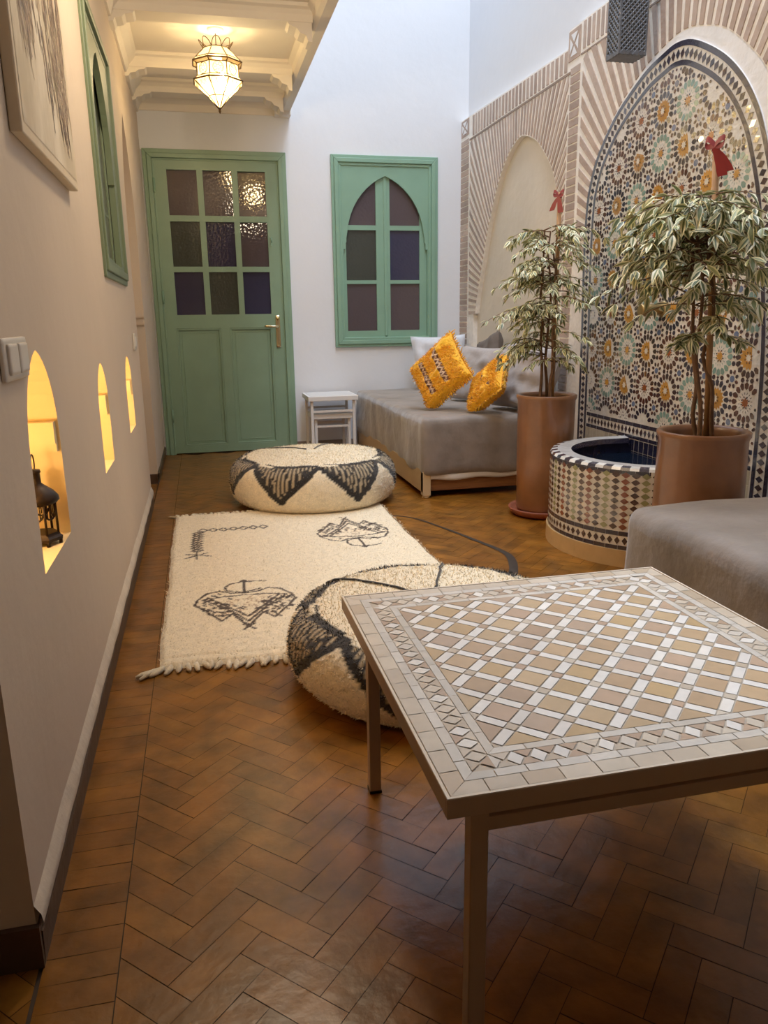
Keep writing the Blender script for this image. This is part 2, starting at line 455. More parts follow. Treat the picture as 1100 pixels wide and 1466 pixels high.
# ------------------------------------------------------------------ brick arches on the right wall
B1 = catmull([(5.58,1.0),(5.545,1.12),(5.45,1.334),(5.324,1.603),(5.146,1.86),(4.99,1.985),(4.86,2.04),(4.77,2.045),(4.65,2.01),(4.53,1.95),(4.341,1.78),(4.25,1.60),(4.205,1.4),(4.185,1.2),(4.18,1.0)], 8)
ZO = [(3.87,0.0),(3.875,.45),(3.885,.9),(3.90,1.25),(3.895,1.495),(3.865,1.63),(3.793,1.757),(3.64,1.898),(3.42,2.012),(3.262,2.052),(3.158,2.063),(3.037,2.035),(2.86,1.939),(2.734,1.837),(2.64,1.725),(2.577,1.614),(2.50,1.42),(2.45,1.2),(2.40,.95),(2.375,.67),(2.37,.33),(2.37,0.0)]
ZOs = catmull(ZO, 8)
B2 = catmull([(3.90,1.25),(3.90,1.495),(3.875,1.63),(3.80,1.765),(3.645,1.91),(3.425,2.03),(3.262,2.078),(3.15,2.095),(3.034,2.079),(2.854,2.012),(2.682,1.884),(2.596,1.793),(2.50,1.64),(2.43,1.45),(2.40,1.25)], 8)
BF = 2.32
FR1 = (4.16, 5.74, 2.225)       # frame of the bay: y right, y left, top under crown
FR2 = (2.22, 4.02, 2.283)
def clampray(c, d, fr):
    best = 1e9
    if d[0] > 1e-6: best = min(best, (fr[1]-c[0])/d[0])
    if d[0] < -1e-6: best = min(best, (fr[0]-c[0])/d[0])
    if d[1] > 1e-6: best = min(best, (fr[2]-c[1])/d[1])
    return (c[0]+d[0]*best, c[1]+d[1]*best)
BC = [lin(x) for x in ('#b5a094','#ad988c','#bca89b','#a79286','#b39d8e')]
mb = MB()
hole1 = [(5.62,.02),(5.62,1.0)]+B1+[(4.18,.02)]
hole2 = ZOs
outerf = [(2.0,0),(2.37,0)]+list(reversed(ZOs))[1:-1]+[(3.87,0),(D-.001,0),(D-.001,2.385),(4.19,2.345),(4.19,2.43),(2.0,2.43)]
toR = lambda a,b,t: (t,a,b)
slab(mb, [outerf, hole1], toR, BF, XU, 0, back=False)
mb.add([(2.352,a,b) for a,b in hole1], [tuple(range(len(hole1)))], 2)
def rb(quad, x=BF-.004):
    """raised brick from a (y,z) quad"""
    c = shade(random.choice(BC), random.uniform(.88,1.1))
    q = [Vector(p) for p in quad]; ce = sum(q, Vector((0,0)))/4
    q2 = [p+(ce-p).normalized()*.0015 for p in q]
    vs = [(BF+.001,p.x,p.y) for p in q]+[(x,p.x,p.y) for p in q2]
    mb.add(vs, [(4,5,6,7),(0,1,5,4),(1,2,6,5),(2,3,7,6),(3,0,4,7)], 1, c)
def fan(curve, c, fr, pitch, frac=.56):
    pts = resample(curve, pitch/2.0)
    for i in range(0, len(pts)-2, 2):
        a = Vector(pts[i]); b = Vector(pts[i+1]) ; b = a+(Vector(pts[i+2])-a)*frac
        oa = clampray(c, (a.x-c[0], a.y-c[1]), fr); ob = clampray(c, (b.x-c[0], b.y-c[1]), fr)
        if (Vector(oa)-a).length < .02: continue
        # a little clear of frame
        da = (Vector(oa)-a); db = (Vector(ob)-b)
        s1 = .012
        if abs(oa[0]-ob[0]) > 1e-4 and abs(oa[1]-ob[1]) > 1e-4:   # corner
            pass
        qa = a+da.normalized()*(da.length-s1); qb = b+db.normalized()*(db.length-s1)
        sa = a+da.normalized()*.006; sb = b+db.normalized()*.006
        rb([sa, qa, qb, sb])
fan(B1, (4.87, 1.02), FR1, .040, .50)
fan(B2, (3.13, 1.15), FR2, .052)
def crown(y0, y1, z0, z1a, z1b, pitch):
    n = int((y1-y0)/pitch)
    for i in range(n):
        y = y0+i*pitch; t = (y-y0)/(y1-y0); zt = z1a+(z1b-z1a)*t
        rb([(y+.003,z0+.012),(y+pitch*.6,z0+.012),(y+pitch*.6,zt-.008),(y+.003,zt-.008)])
crown(4.195, 5.74, 2.225, 2.345, 2.378, .056)
crown(2.2, 4.05, 2.283, 2.43, 2.43, .046)
def courses(y0, y1, z0, z1, pitch=.042):
    n = int((z1-z0)/pitch)
    for i in range(n):
        z = z0+i*pitch
        rb([(y0,z),(y1,z),(y1,z+pitch*.8),(y0,z+pitch*.8)])
courses(4.045, 4.15, 0.02, 2.262)
courses(5.765, D-.01, 0.02, 2.262)
courses(2.06, 2.2, 0.02, 2.262)
for y0, y1, z0, z1 in ((4.05,4.185,2.275,2.42),(5.765,D-.012,2.265,2.375),(2.06,2.19,2.275,2.42)):
    rb([(y0,z0),(y1,z0),(y1,z1),(y0,z1)])
    cy, cz = (y0+y1)/2, (z0+z1)/2; hy, hz = (y1-y0)/2, (z1-z0)/2
    for s in (-1, 1):
        mb.add([(BF-.006, cy-hy*.55, cz+s*hz*.72),(BF-.006, cy+hy*.55, cz+s*hz*.72),(BF-.006, cy, cz+s*hz*.12)], [(0,1,2)], 3)
        mb.add([(BF-.006, cy+s*hy*.7, cz+hz*.5),(BF-.006, cy+s*hy*.7, cz-hz*.5),(BF-.006, cy+s*hy*.15, cz)], [(0,1,2)], 3)
# raised mortar seams between the bays and crown
for (a, b) in (((4.155,2.222),(5.75,2.226)),((2.2,2.278),(4.04,2.278))):
    mb.box((BF-.004,a[0],a[1]-.006),(BF+.002,b[0],b[1]+.002), 1, lin('#8f7d70'))
struct(mb.build('trim_2', [M_mortar, M_brick, M_cream, M_white]))
tr2 = bpy.data.objects['trim_2']

# ------------------------------------------------------------------ mosaic arch panel
ZX = 2.312
panel = empty('star_mosaic', (ZX, 3.13, 0), 'tall pointed arch panel of many-coloured star mosaic tiles set in the brick wall', 'tile panel')
IV = lin('#e0d6c4'); NAVY = lin('#23233a'); DK = lin('#33202a'); MAR = lin('#4c2622'); GRN = lin('#74958c'); OCH = lin('#b98232'); BLU = lin('#5a6a8c'); RED = lin('#8a4a24')
mb = MB(); 
flat, tris = tess([[p for p in ZOs]])
mb.add([(ZX,a,b) for a,b in flat], tris, 0)
k = len(ZOs)
# white plaster ring between the mosaic and the brick arch is the panel's own edge
mb.add([(ZX,a,b) for a,b in ZOs]+[(BF+.03,a,b) for a,b in ZOs], [(i,i+1,k+i+1,k+i) for i in range(k-1)], 1)
R0 = offset(ZOs, 0); 
n = min(len(B2), 200)
B2d = resample(B2, .02); ZOr = resample(catmull(ZO[3:18], 8), .0199)
bb = [(3.905,1.25)]+[p for p in B2]+[(2.40,1.25)]
ring = list(B2)+list(reversed(catmull(ZO[3:18], 8)))
flat, tris = tess([ring]); mb.add([(BF-.003,a,b) for a,b in flat], tris, 1)
mb.build('backing', [M_grout, M_white], panel)
def tpoly(mb, pts, col, x=ZX-.0018, m=0):
    c = shade(col, random.uniform(.82,1.16)); ce = [sum(q[i] for q in pts)/len(pts) for i in (0,1)]
    # random tilt, leaned on average to bring the pendant's reflection onto the tiles
    ty, tz = random.gauss(-.078,.036), random.gauss(.013,.036)
    vs = [(x+(p[0]-ce[0])*ty+(p[1]-ce[1])*tz, p[0], p[1]) for p in pts]
    mb.poly(vs, m, c)
inner = offset(ZOs, -.092)
# make sure the offset goes inward
cent = (3.13, 1.0)
if not inside(inner[60], ZOs): SGN = 1
else: SGN = -1
inn = offset(ZOs, SGN*.094)
mb = MB()
def strip(mb, d0, d1, col, seglen=.055):
    a = offset(ZOs, SGN*d0); b = offset(ZOs, SGN*d1)
    cum = 0; start = 0
    for i in range(1, len(a)):
        cum += math.dist(ZOs[i], ZOs[i-1])
        if cum > seglen or i == len(a)-1:
            c = shade(col, random.uniform(.8,1.2))
            pts = [a[j] for j in range(start, i+1)]+[b[j] for j in range(i, start-1, -1)]
            mb.poly([(ZX-.0015, p[0], p[1]) for p in pts], 0, c); start = i; cum = 0
strip(mb, .001, .022, NAVY); strip(mb, .072, .092, NAVY)
mid = resample(offset(ZOs, SGN*.047), .0325)
for i in range(1, len(mid)-1):
    p = Vector(mid[i]); t = (Vector(mid[i+1])-Vector(mid[i-1])).normalized(); nn = Vector((-t.y, t.x))
    tpoly(mb, [p+nn*.02, p+t*.0135, p-nn*.02, p-t*.0135], NAVY if i % 2 else DK)
# horizontal band above the fountain
y0, y1 = 2.47, 3.775
y = y0
while y < y1-.01:
    ye = min(y+.07, y1)
    for z0, z1 in ((.398,.415),(.458,.476)):
        mb.poly([(ZX-.0015,q,z) for q,z in ((y+.001,z0),(ye-.001,z0),(ye-.001,z1),(y+.001,z1))], 0, shade(NAVY, random.uniform(.8,1.2)))
    y = ye
n = int((y1-y0)/.034)
for i in range(n):
    y = y0+(i+.5)*.034; tpoly(mb, [(y-.012,.437),(y,.418),(y+.012,.437),(y,.456)], DK)
mb.build('border_band', M_tile, panel)
# rosette field
mb = MB()
def ngon(cy, cz, r, n, ph=0, r2=None):
    out = []
    for k in range(n*(2 if r2 else 1)):
        rr = r if (not r2 or k % 2 == 0) else r2
        a = ph+2*PI*k/(n*(2 if r2 else 1)); out.append((cy+rr*math.cos(a), cz+rr*math.sin(a)))
    return out
def tin(pts, col):
    if all(inside(p, inn) and p[1] > .478 for p in pts): tpoly(mb, pts, col)
def ray(cy, cz, a, shape):
    ca, sa = math.cos(a), math.sin(a)
    return [(cy+r*ca-w*sa, cz+r*sa+w*ca) for r, w in shape]
PETAL = [(.048,0),(.055,-.0082),(.070,-.0105),(.079,0),(.070,.0105),(.055,.0082)]
S = .1735; SZ = .1675
for i in range(-6, 10):
    for j in range(-2, 10):
        cy = 3.579-.1738*i; cz = .648+.1675*j
        typ = 'Y' if (i-j) % 2 else ('G' if (i-j) % 4 == 0 else 'M')
        pc = {'Y': (NAVY if (i+j) % 4 == 1 else DK), 'G': GRN, 'M': MAR}[typ]
        for k in range(16):
            a = 2*PI*(k+.0)/16; 
            tin(ray(cy, cz, a, PETAL), pc)
        if typ == 'Y':
            tin(ngon(cy, cz, .047, 16, PI/16, .037), OCH)
            tpc = ngon(cy, cz, .017, 8, 0, .010)
            if all(inside(p, inn) and p[1] > .478 for p in tpc):
                mb.poly([(ZX-.0062, p[0], p[1]) for p in tpc], 0, IV)
                for k in range(8):
                    q = ray(cy, cz, PI/8+k*PI/4, [(.016,0),(.020,-.003),(.024,0),(.020,.003)])
                    mb.poly([(ZX-.0062, p[0], p[1]) for p in q], 0, DK)
        else:
            tin(ngon(cy, cz, .022, 8, 0, .012), OCH if typ == 'G' else RED)
            for k in range(8):
                tin(ray(cy, cz, PI/8+k*PI/4, [(.016,0),(.021,-.0035),(.028,0),(.021,.0035)]), DK)
            for k in range(16):
                tin(ray(cy, cz, PI/16+k*PI/8, [(.03,0),(.034,-.0016),(.043,0),(.034,.0016)]), pc)
        # small dark tiles between neighbours and around the corner octagon
        for (dy, dz) in ((S/2,0),(0,SZ/2)):
            tin(ngon(cy+dy, cz+dz, .0075, 4, 0), DK)
            ax = (0,1) if dy else (1,0)
            for s in (-1, 1):
                tin(ngon(cy+dy+ax[0]*s*.026, cz+dz+ax[1]*s*.0255, .0105, 6, 0), random.choice([DK,NAVY]))
        oy, oz = cy+S/2, cz+SZ/2
        tin(ngon(oy, oz, .0135, 8, PI/8), BLU)
        for k in range(8):
            a = k*PI/4+PI/8
            tin(ray(oy, oz, a, [(.0185,0),(.024,-.0072),(.035,-.0052),(.038,0),(.035,.0052),(.024,.0072)]), DK if k % 2 else MAR)
for_edges = None
# ochre half pieces along the edge fill
for i in range(0, len(inn)-4, 3):
    p = offset(ZOs, SGN*.104)[i]
    if p[1] > .49: tpoly(mb, ngon(p[0], p[1], .0065, 6, random.random()), random.choice([DK, NAVY, MAR]))
mb.build('rosette_tiles', M_tile, panel)
# plain grid of navy tiles behind the basin
mb = MB()
y = 2.47
while y < 3.77:
    for z in range(7):
        zz = .005+z*.056
        c = NAVY if 2.5 < y < 3.42 else lin('#b9b2a0')
        mb.poly([(ZX-.0012,y+.001,zz),(ZX-.0012,y+.039,zz),(ZX-.0012,y+.039,zz+.054),(ZX-.0012,y+.001,zz+.054)], 0, shade(c, random.uniform(.8,1.25)))
    y += .041
mb.build('lower_tiles', M_tile, panel)

# ------------------------------------------------------------------ brass spout
sp = empty('fountain_spout', (ZX, 3.12, 1.0), 'short round brass water spout sticking out of the star mosaic', 'spout')
mb = MB(); mb.tube([(ZX-.001,3.12,1.0),(ZX-.012,3.12,1.0)], .036, 16); mb.build('flange', M_obrass, sp)
mb = MB(); mb.tube([(ZX-.012,3.12,1.0),(ZX-.05,3.12,.999),(ZX-.115,3.12,.995),(ZX-.118,3.12,.995)], [.022,.024,.028,.024], 16); mb.build('pipe', M_obrass, sp, .002)

# ------------------------------------------------------------------ wall fountain basin
ft = empty('wall_fountain', (2.25, 2.95, 0), 'low rounded mosaic fountain basin with checkered rim between the two clay pots', 'fountain')
FC = (2.215, 2.948); FRd = .452
def fpath(r):
    """plan outline of the basin at wall distance: far wing -> round front -> near wing"""
    pts = [(ZX-.002, FC[1]+r*.985)]
    a0 = math.radians(100); a1 = math.radians(238)
    n = 40
    for i in range(n+1):
        a = a0+(a1-a0)*i/n; pts.append((FC[0]+r*math.cos(a), FC[1]+r*math.sin(a)))
    pts.append((ZX-.002, pts[-1][1]-.01)); return pts
PO = fpath(FRd); PI_ = fpath(FRd-.085)
mb = MB()
def wallstrip(mb, P, z0, z1, m=0, col=None):
    k = len(P); mb.add([(x,y,z0) for x,y in P]+[(x,y,z1) for x,y in P], [(i,i+1,k+i+1,k+i) for i in range(k-1)], m, col)
wallstrip(mb, PO, .07, .392, 0); 
PP = fpath(FRd+.007)
wallstrip(mb, PP, 0, .07, 1); mb.add([(x,y,.07) for x,y in PP]+[(x,y,.07) for x,y in PO], [(i,i+1,len(PP)+i+1,len(PP)+i) for i in range(len(PP)-1)], 1)
wallstrip(mb, PI_, .12, .392, 2)
mb.add([(x,y,.12) for x,y in PI_], [tuple(range(len(PI_)))], 2)
mb.build('basin', [M_grout, mat('beige_tile', '#c9a878', .35, nscale=20, namt=.1), mat('navy_tile', '#1b1d33', .15, nscale=20, namt=.3)], ft)
# mosaic skin
mb = MB()
cum = [0]
for a, b in zip(PO, PO[1:]): cum.append(cum[-1]+math.dist(a, b))
TOT = cum[-1]
def at(s, out=.0015):
    s = max(0, min(TOT-1e-6, s))
    for i in range(len(PO)-1):
        if cum[i+1] >= s:
            t = (s-cum[i])/(cum[i+1]-cum[i]); a, b = Vector(PO[i]), Vector(PO[i+1]); p = a+(b-a)*t
            d = (b-a).normalized(); nrm = Vector((-d.y, d.x)) if True else None
            if (p+nrm*.1-Vector(FC)).length < (p-Vector(FC)).length: nrm = -nrm
            return p+nrm*out
def fq(pts, col):
    vs = []
    for s, z in pts:
        p = at(s); vs.append((p.x, p.y, z))
    mb.poly(vs, 0, shade(col, random.uniform(.82,1.18)))
dw = .0385; dh = .0262
cols = [lin('#43251f'), lin('#7c3a1c'), lin('#43251f'), lin('#8d8f62')]
nc = int(TOT/dw)
for i in range(nc):
    s = (i+.5)*TOT/nc
    for j in range(9):
        z = .155+dh*(j+.5)-.004; q = .46
        fq([(s-dw*q,z),(s-dw*.15,z-dh*.34),(s,z-dh*.46),(s+dw*.15,z-dh*.34),(s+dw*q,z),(s+dw*.15,z+dh*.34),(s,z+dh*.46),(s-dw*.15,z+dh*.34)], cols[i % 4])
ns = int(TOT/.05)
for i in range(ns):
    s0, s1 = i*TOT/ns+.0008, (i+1)*TOT/ns-.0008
    for z0, z1 in ((.071,.088),(.128,.146),(.377,.392)): fq([(s0,z0),(s1,z0),(s1,z1),(s0,z1)], NAVY)
nd = int(TOT/.03)
for i in range(nd):
    s = (i+.5)*TOT/nd; fq([(s-.012,.108),(s,.092),(s+.012,.108),(s,.124)], DK)
mb.build('mosaic_skin', M_tile, ft)
mb = MB()
# rim: rounded band of alternating navy and white tiles
nr = 44
Pr = [at(TOT*i/nr, 0) for i in range(nr+1)]
def inw(p, d):
    v = (Vector(FC)-p); v = v.normalized()*d; return p+v
for i in range(nr):
    a, b = Pr[i], Pr[i+1]
    col = NAVY if i % 2 else lin('#e8e6e0')
    ch = [(0,.392),(.006,.402),(.03,.406)]
    for (d0,z0),(d1,z1) in zip(ch, ch[1:]):
        mb.add([(*inw(a,d0),z0),(*inw(b,d0),z0),(*inw(b,d1),z1),(*inw(a,d1),z1)], [(0,1,2,3)], 0, shade(col, random.uniform(.85,1.1)))
    c2 = shade(lin('#d6d4d2'), random.uniform(.9,1.08))
    mb.add([(*inw(a,.03),.406),(*inw(b,.03),.406),(*inw(b,.09),.404),(*inw(a,.09),.404)], [(0,1,2,3)], 0, c2)
    mb.add([(*inw(a,.09),.404),(*inw(b,.09),.404),(*inw(b,.094),.38),(*inw(a,.094),.38)], [(0,1,2,3)], 0, NAVY)
mb.build('rim', M_tile, ft)
mb = MB(); mb.add([(x,y,.335) for x,y in PI_], [tuple(range(len(PI_)))]); mb.build('water', M_water, ft)

# ------------------------------------------------------------------ door
def frame_rect(mb, to3, x0, x1, z0, z1, w, t0, t1, m=0, bottom=True):
    """mitred picture-frame: face t1, back t0"""
    o = [(x0,z0),(x1,z0),(x1,z1),(x0,z1)]; i = [(x0+w,z0+(w if bottom else 0)),(x1-w,z0+(w if bottom else 0)),(x1-w,z1-w),(x0+w,z1-w)]
    for a in range(4):
        b = (a+1) % 4
        if a == 0 and not bottom: continue
        vs = [to3(*o[a],t1),to3(*o[b],t1),to3(*i[b],t1),to3(*i[a],t1),to3(*o[a],t0),to3(*o[b],t0),to3(*i[b],t0),to3(*i[a],t0)]
        mb.add(vs, [(0,1,2,3),(0,4,5,1),(3,2,6,7),(0,3,7,4),(1,5,6,2)], m)
toF = lambda a,b,t: (a, D-t, b)          # t = height proud of the far wall
dr = struct(empty('door_1', ((DX0+DX1)/2, D, 0)))
mb = MB()
frame_rect(mb, toF, DX0, DX1, 0, DZ, .028, -.02, .022, bottom=False)
frame_rect(mb, toF, DX0+.028, DX1-.028, 0, DZ-.028, .03, -.02, .032, bottom=False)
frame_rect(mb, toF, DX0+.058, DX1-.058, 0, DZ-.058, .012, -.02, .016, bottom=False)
mb.build('door_frame', M_door, dr, .003)
LX0, LX1, LZ0, LZ1 = .082, .928, .008, 2.06
PX = [(.165,.369),(.41,.611),(.651,.846)]; PZ = [(1.70,2.0),(1.355,1.66),(1.02,1.318)]
leaf = MB()
holes = [[(a,c),(b,c),(b,d),(a,d)] for a,b in PX for c,d in PZ]
pan = [(.152,.47),(.535,.845)]
holes += [[(a,.06),(b,.06),(b,.925),(a,.925)] for a,b in pan]
slab(leaf, [[(LX0,LZ0),(LX1,LZ0),(LX1,LZ1),(LX0,LZ1)]]+holes, lambda a,b,t:(a,D-t,b), .012, -.03, 0)
lo = leaf.build('door_leaf', M_door, dr, .004)
for a, b in pan:
    q = MB()
    frame_rect(q, toF, a, b, .06, .925, .014, -.01, .009)
    q.box((a+.014, D+.004, .074),(b-.014, D+.01, .911))
    frame_rect(q, toF, a+.034, b-.034, .094, .891, .004, -.01, -.001)
    q.build('door_panel', M_door, lo, .003)
gm = [G_PLUM, G_GREEN, G_NAVY, G_PLUM, G_NAVY, G_GREEN, G_PLUM, G_PLUM, G_BLUE]
k = 0
for a, b in PX:
    for c, d in PZ:
        q = MB(); q.box((a-.004, D+.004, c-.004),(b+.004, D+.01, d+.004))
        if k == 6:                              # pane tilt shaped to put the lantern's reflection here
            mm = Matrix.Translation(((a+b)/2, D+.012, (c+d)/2)) @ Matrix.Rotation(-.125,4,'Z') @ Matrix.Rotation(-.05,4,'X') @ Matrix.Translation((-(a+b)/2, -D-.007, -(c+d)/2))
            q.v = [tuple(mm @ Vector(p)) for p in q.v]
        else:  # other panes turned so the lantern's reflection misses them
            mm = Matrix.Translation(((a+b)/2, D+.012, (c+d)/2)) @ Matrix.Rotation(-.07,4,'Z') @ Matrix.Translation((-(a+b)/2, -D-.007, -(c+d)/2))
            q.v = [tuple(mm @ Vector(p)) for p in q.v]
        q.build('glass_pane', gm[k], lo); k += 1
h = MB(); h.rbox((.872,D-.022,.775),(.905,D-.012,1.01), .004, (4,3,8)); ho = h.build('handle_plate', M_chrome, lo)
h = MB(); h.tube([(.888,D-.02,.928),(.888,D-.05,.928),(.882,D-.058,.928),(.86,D-.06,.929),(.80,D-.058,.932),(.785,D-.056,.932)], [.008,.008,.008,.0085,.0095,.007], 10); h.build('lever', M_chrome, ho)
h = MB(); h.lathe([(0,0),(.012,0),(.012,.006),(0,.008)], (0,0,0), 14)
h.v = [(.888+x, D-.022-z, .985+y) for x,y,z in h.v]; h.build('lock', M_brass, ho)
h = MB(); h.box((.862,D-.02,1.50),(.874,D-.012,1.56)); h.tube([(.868,D-.02,1.555),(.868,D-.03,1.55),(.868,D-.03,1.52)], .004, 6); h.build('hook', M_green, lo)
h = MB()
for z in (.25,1.1,1.85): h.tube([(.078,D-.034,z),(.078,D-.034,z+.09)], .008, 8)
h.build('hinge', M_green, dr)

# ------------------------------------------------------------------ window on the far wall
wn = struct(empty('window_1', ((WX0+WX1)/2, D, WZ0)))
mb = MB()
frame_rect(mb, toF, WX0, WX1, WZ0, WZ1, .022, -.02, .02)
frame_rect(mb, toF, WX0+.022, WX1-.022, WZ0+.022, WZ1-.022, .03, -.02, .03)
frame_rect(mb, toF, WX0+.052, WX1-.052, WZ0+.052, WZ1-.052, .02, -.02, .02)
mb.build('window_frame', M_green, wn, .003)
# arched panel in front of the casements
ix0, ix1, iz0, iz1 = WX0+.072, WX1-.072, WZ0+.072, WZ1-.072
cx = (WX0+WX1)/2
ap = arch_pts(cx, .295, 1.56, 1.995, 10)
ah = [(cx-.325,iz0+.02),(cx-.325,1.48),(cx-.31,1.48),(cx-.31,1.52),(cx-.302,1.53),(cx-.302,1.56)]+ap[1:-1]+[(cx+.302,1.56),(cx+.302,1.53),(cx+.31,1.52),(cx+.31,1.48),(cx+.325,1.48),(cx+.325,iz0+.02)]
mb = MB()
slab(mb, [[(ix0,iz0),(ix0,iz1),(ix1,iz1),(ix1,iz0),(cx+.325,iz0)]+list(reversed(ah))+[(cx-.325,iz0)]], toF, .012, -.005)
mb.build('arched_panel', M_green, wn)
for s in (-1, 1):
    xs = [(cx-.325,cx-.003),(cx+.003,cx+.325)][s > 0]
    po = MB()
    gx = (xs[0]+.05, xs[1]-.05) if True else None
    if s < 0: gx = (1.425, 1.656)
    else: gx = (1.763, 1.995)
    gz = [(.885,1.232),(1.258,1.618),(1.652,2.03)]
    outer = [(xs[0],iz0),(xs[1],iz0),(xs[1],iz1),(xs[0],iz1)]
    slab(po, [outer]+[[(gx[0],a),(gx[1],a),(gx[1],b),(gx[0],b)] for a,b in gz], toF, -.008, -.035)
    if s > 0: po.box((cx-.012, D+.002, iz0+.01),(cx+.012, D+.02, iz1))
    co = po.build('casement', M_green, wn, .003)
    for (a, b), g in zip(gz, ([G_PLUM,G_GREEN,G_PLUM] if s < 0 else [G_PLUM,G_BLUE,G_PLUM])):
        q = MB(); q.box((gx[0]-.004,D+.02,a-.004),(gx[1]+.004,D+.026,b+.004)); q.build('glass_pane', g, co)

# ------------------------------------------------------------------ window on the left wall
toL = lambda a,b,t: (t, a, b)
wn = struct(empty('window_2', (0, (wl[0]+wl[1])/2, wl[2])))
mb = MB()
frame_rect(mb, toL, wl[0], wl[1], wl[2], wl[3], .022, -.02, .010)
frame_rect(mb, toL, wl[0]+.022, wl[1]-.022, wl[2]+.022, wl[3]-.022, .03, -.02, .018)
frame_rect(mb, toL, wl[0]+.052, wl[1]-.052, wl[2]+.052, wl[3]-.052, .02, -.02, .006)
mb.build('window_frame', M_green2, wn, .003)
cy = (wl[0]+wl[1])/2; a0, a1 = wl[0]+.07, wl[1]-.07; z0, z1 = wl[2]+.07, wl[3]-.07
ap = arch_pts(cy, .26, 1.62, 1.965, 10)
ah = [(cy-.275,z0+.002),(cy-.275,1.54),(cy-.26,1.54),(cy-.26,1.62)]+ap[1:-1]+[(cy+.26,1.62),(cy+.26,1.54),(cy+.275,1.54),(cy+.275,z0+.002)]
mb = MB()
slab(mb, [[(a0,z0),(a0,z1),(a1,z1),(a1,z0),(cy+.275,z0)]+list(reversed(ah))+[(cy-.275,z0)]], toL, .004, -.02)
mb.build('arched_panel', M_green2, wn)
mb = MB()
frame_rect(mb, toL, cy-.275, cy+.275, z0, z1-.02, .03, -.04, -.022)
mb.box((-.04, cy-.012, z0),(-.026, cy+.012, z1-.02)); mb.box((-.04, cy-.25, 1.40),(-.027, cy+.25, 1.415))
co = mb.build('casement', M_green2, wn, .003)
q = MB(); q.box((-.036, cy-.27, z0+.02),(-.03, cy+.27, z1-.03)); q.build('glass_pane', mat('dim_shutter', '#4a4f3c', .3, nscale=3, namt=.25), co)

# ------------------------------------------------------------------ canvas painting
def canvas_material():
    m = bpy.data.materials.new('abstract_canvas'); m.use_nodes = True; MATS['c'] = m
    nt = m.node_tree; N = nt.nodes; L = nt.links; b = N['Principled BSDF']; b.inputs['Roughness'].default_value = .7
    tc = N.new('ShaderNodeTexCoord')
    def noise_(scale, st, rot=(0,0,0), detail=6):
        mp = N.new('ShaderNodeMapping'); mp.inputs['Scale'].default_value = st; mp.inputs['Rotation'].default_value = rot
        L.new(tc.outputs['Object'], mp.inputs['Vector'])
        n = N.new('ShaderNodeTexNoise'); n.inputs['Scale'].default_value = scale; n.inputs['Detail'].default_value = detail; n.inputs['Roughness'].default_value = .65
        L.new(mp.outputs['Vector'], n.inputs['Vector']); return n.outputs['Fac']
    def ramp(f, p0, p1, c0, c1):
        r = N.new('ShaderNodeValToRGB'); r.color_ramp.elements[0].position = p0; r.color_ramp.elements[1].position = p1
        r.color_ramp.elements[0].color = (*c0,1); r.color_ramp.elements[1].color = (*c1,1); L.new(f, r.inputs['Fac']); return r.outputs['Color']
    def mix(f, a, bb):
        x = N.new('ShaderNodeMix'); x.data_type = 'RGBA'; L.new(f, x.inputs[0]); L.new(a, x.inputs[6])
        if isinstance(bb, tuple): x.inputs[7].default_value = (*bb,1)
        else: L.new(bb, x.inputs[7])
        return x.outputs[2]
    base = ramp(noise_(3.5,(1,1,.5)), .42, .6, lin('#c4b498'), lin('#e3d6c0'))
    c2 = base
    L.new(c2, b.inputs['Base Color']); return m
pc = empty('canvas_painting', (.02, 2.0, 1.6), 'unframed canvas of brown and cream abstract strokes on the left wall', 'painting')
M_canv = canvas_material()
mb = MB(); mb.box((.001,1.633,1.318),(.0235,2.32,2.33)); mb.build('stretcher_sides', mat('canvas_side', '#d6c4a8', .8, nscale=20, namt=.06), pc, .003)
mb = MB(); mb.add([(.0242,1.65,1.34),(.0242,2.30,1.34),(.0242,2.30,2.31),(.0242,1.65,2.31)], [(0,1,2,3)]); mb.build('painted_face', M_canv, pc)
rng = random.Random(21); mb = MB()
PAL = [lin(x) for x in ('#6a4c38','#7d5c44','#8f7058','#a98b6e','#5a3f30','#b89c80','#94785e','#c9b294')]
def stroke(y, z, L_, w_, c, lean):
    k = 6; vs = []
    for i in range(k+1):
        t = i/k; ww = w_*(.35+.65*math.sin(PI*min(1,t*1.1+.08)))*rng.uniform(.6,1.25)
        yy = y+lean*t*L_+rng.gauss(0,.0025); zz = z-L_*t
        vs += [(.0247+rng.uniform(0,.0005), yy-ww, zz), (.0247, yy+ww, zz)]
    mb.add(vs, [(2*i,2*i+1,2*i+3,2*i+2) for i in range(k)], 0, shade(c, rng.uniform(.8,1.15)))
for _ in range(900):
    y = rng.uniform(1.675, 2.265)
    zlow = 1.54-.13*((y-1.675)/.59)**.7+.05*nz((y*9,1,2)); z = zlow+.06+abs(rng.gauss(0,.40))
    if z > 2.28: z = rng.uniform(zlow+.05, 2.28)
    d_ = nz((y*5.5, z*2.4, 3.3))
    if d_ < -.10 and rng.random() < .8: continue
    L_ = min(rng.uniform(.03,.13), z-1.365)
    if L_ < .015: continue
    stroke(y, z, L_, rng.uniform(.003,.011), rng.choice(PAL), rng.gauss(.18,.14))
for _ in range(60):
    y = rng.gauss(2.16,.045); z = rng.uniform(1.45,1.62); stroke(min(y,2.25), z, rng.uniform(.03,.08), rng.uniform(.004,.010), rng.choice(PAL[:5]), .25)
for _ in range(14): stroke(rng.gauss(1.80,.04), rng.uniform(1.68,1.86), rng.uniform(.02,.06), rng.uniform(.008,.014), lin('#c08a74'), .1)
mb.build('brush_strokes', mat('oil_paint', '#ffffff', .5, attr=True, nscale=60, namt=.2, bump=.3, bscale=90), pc)

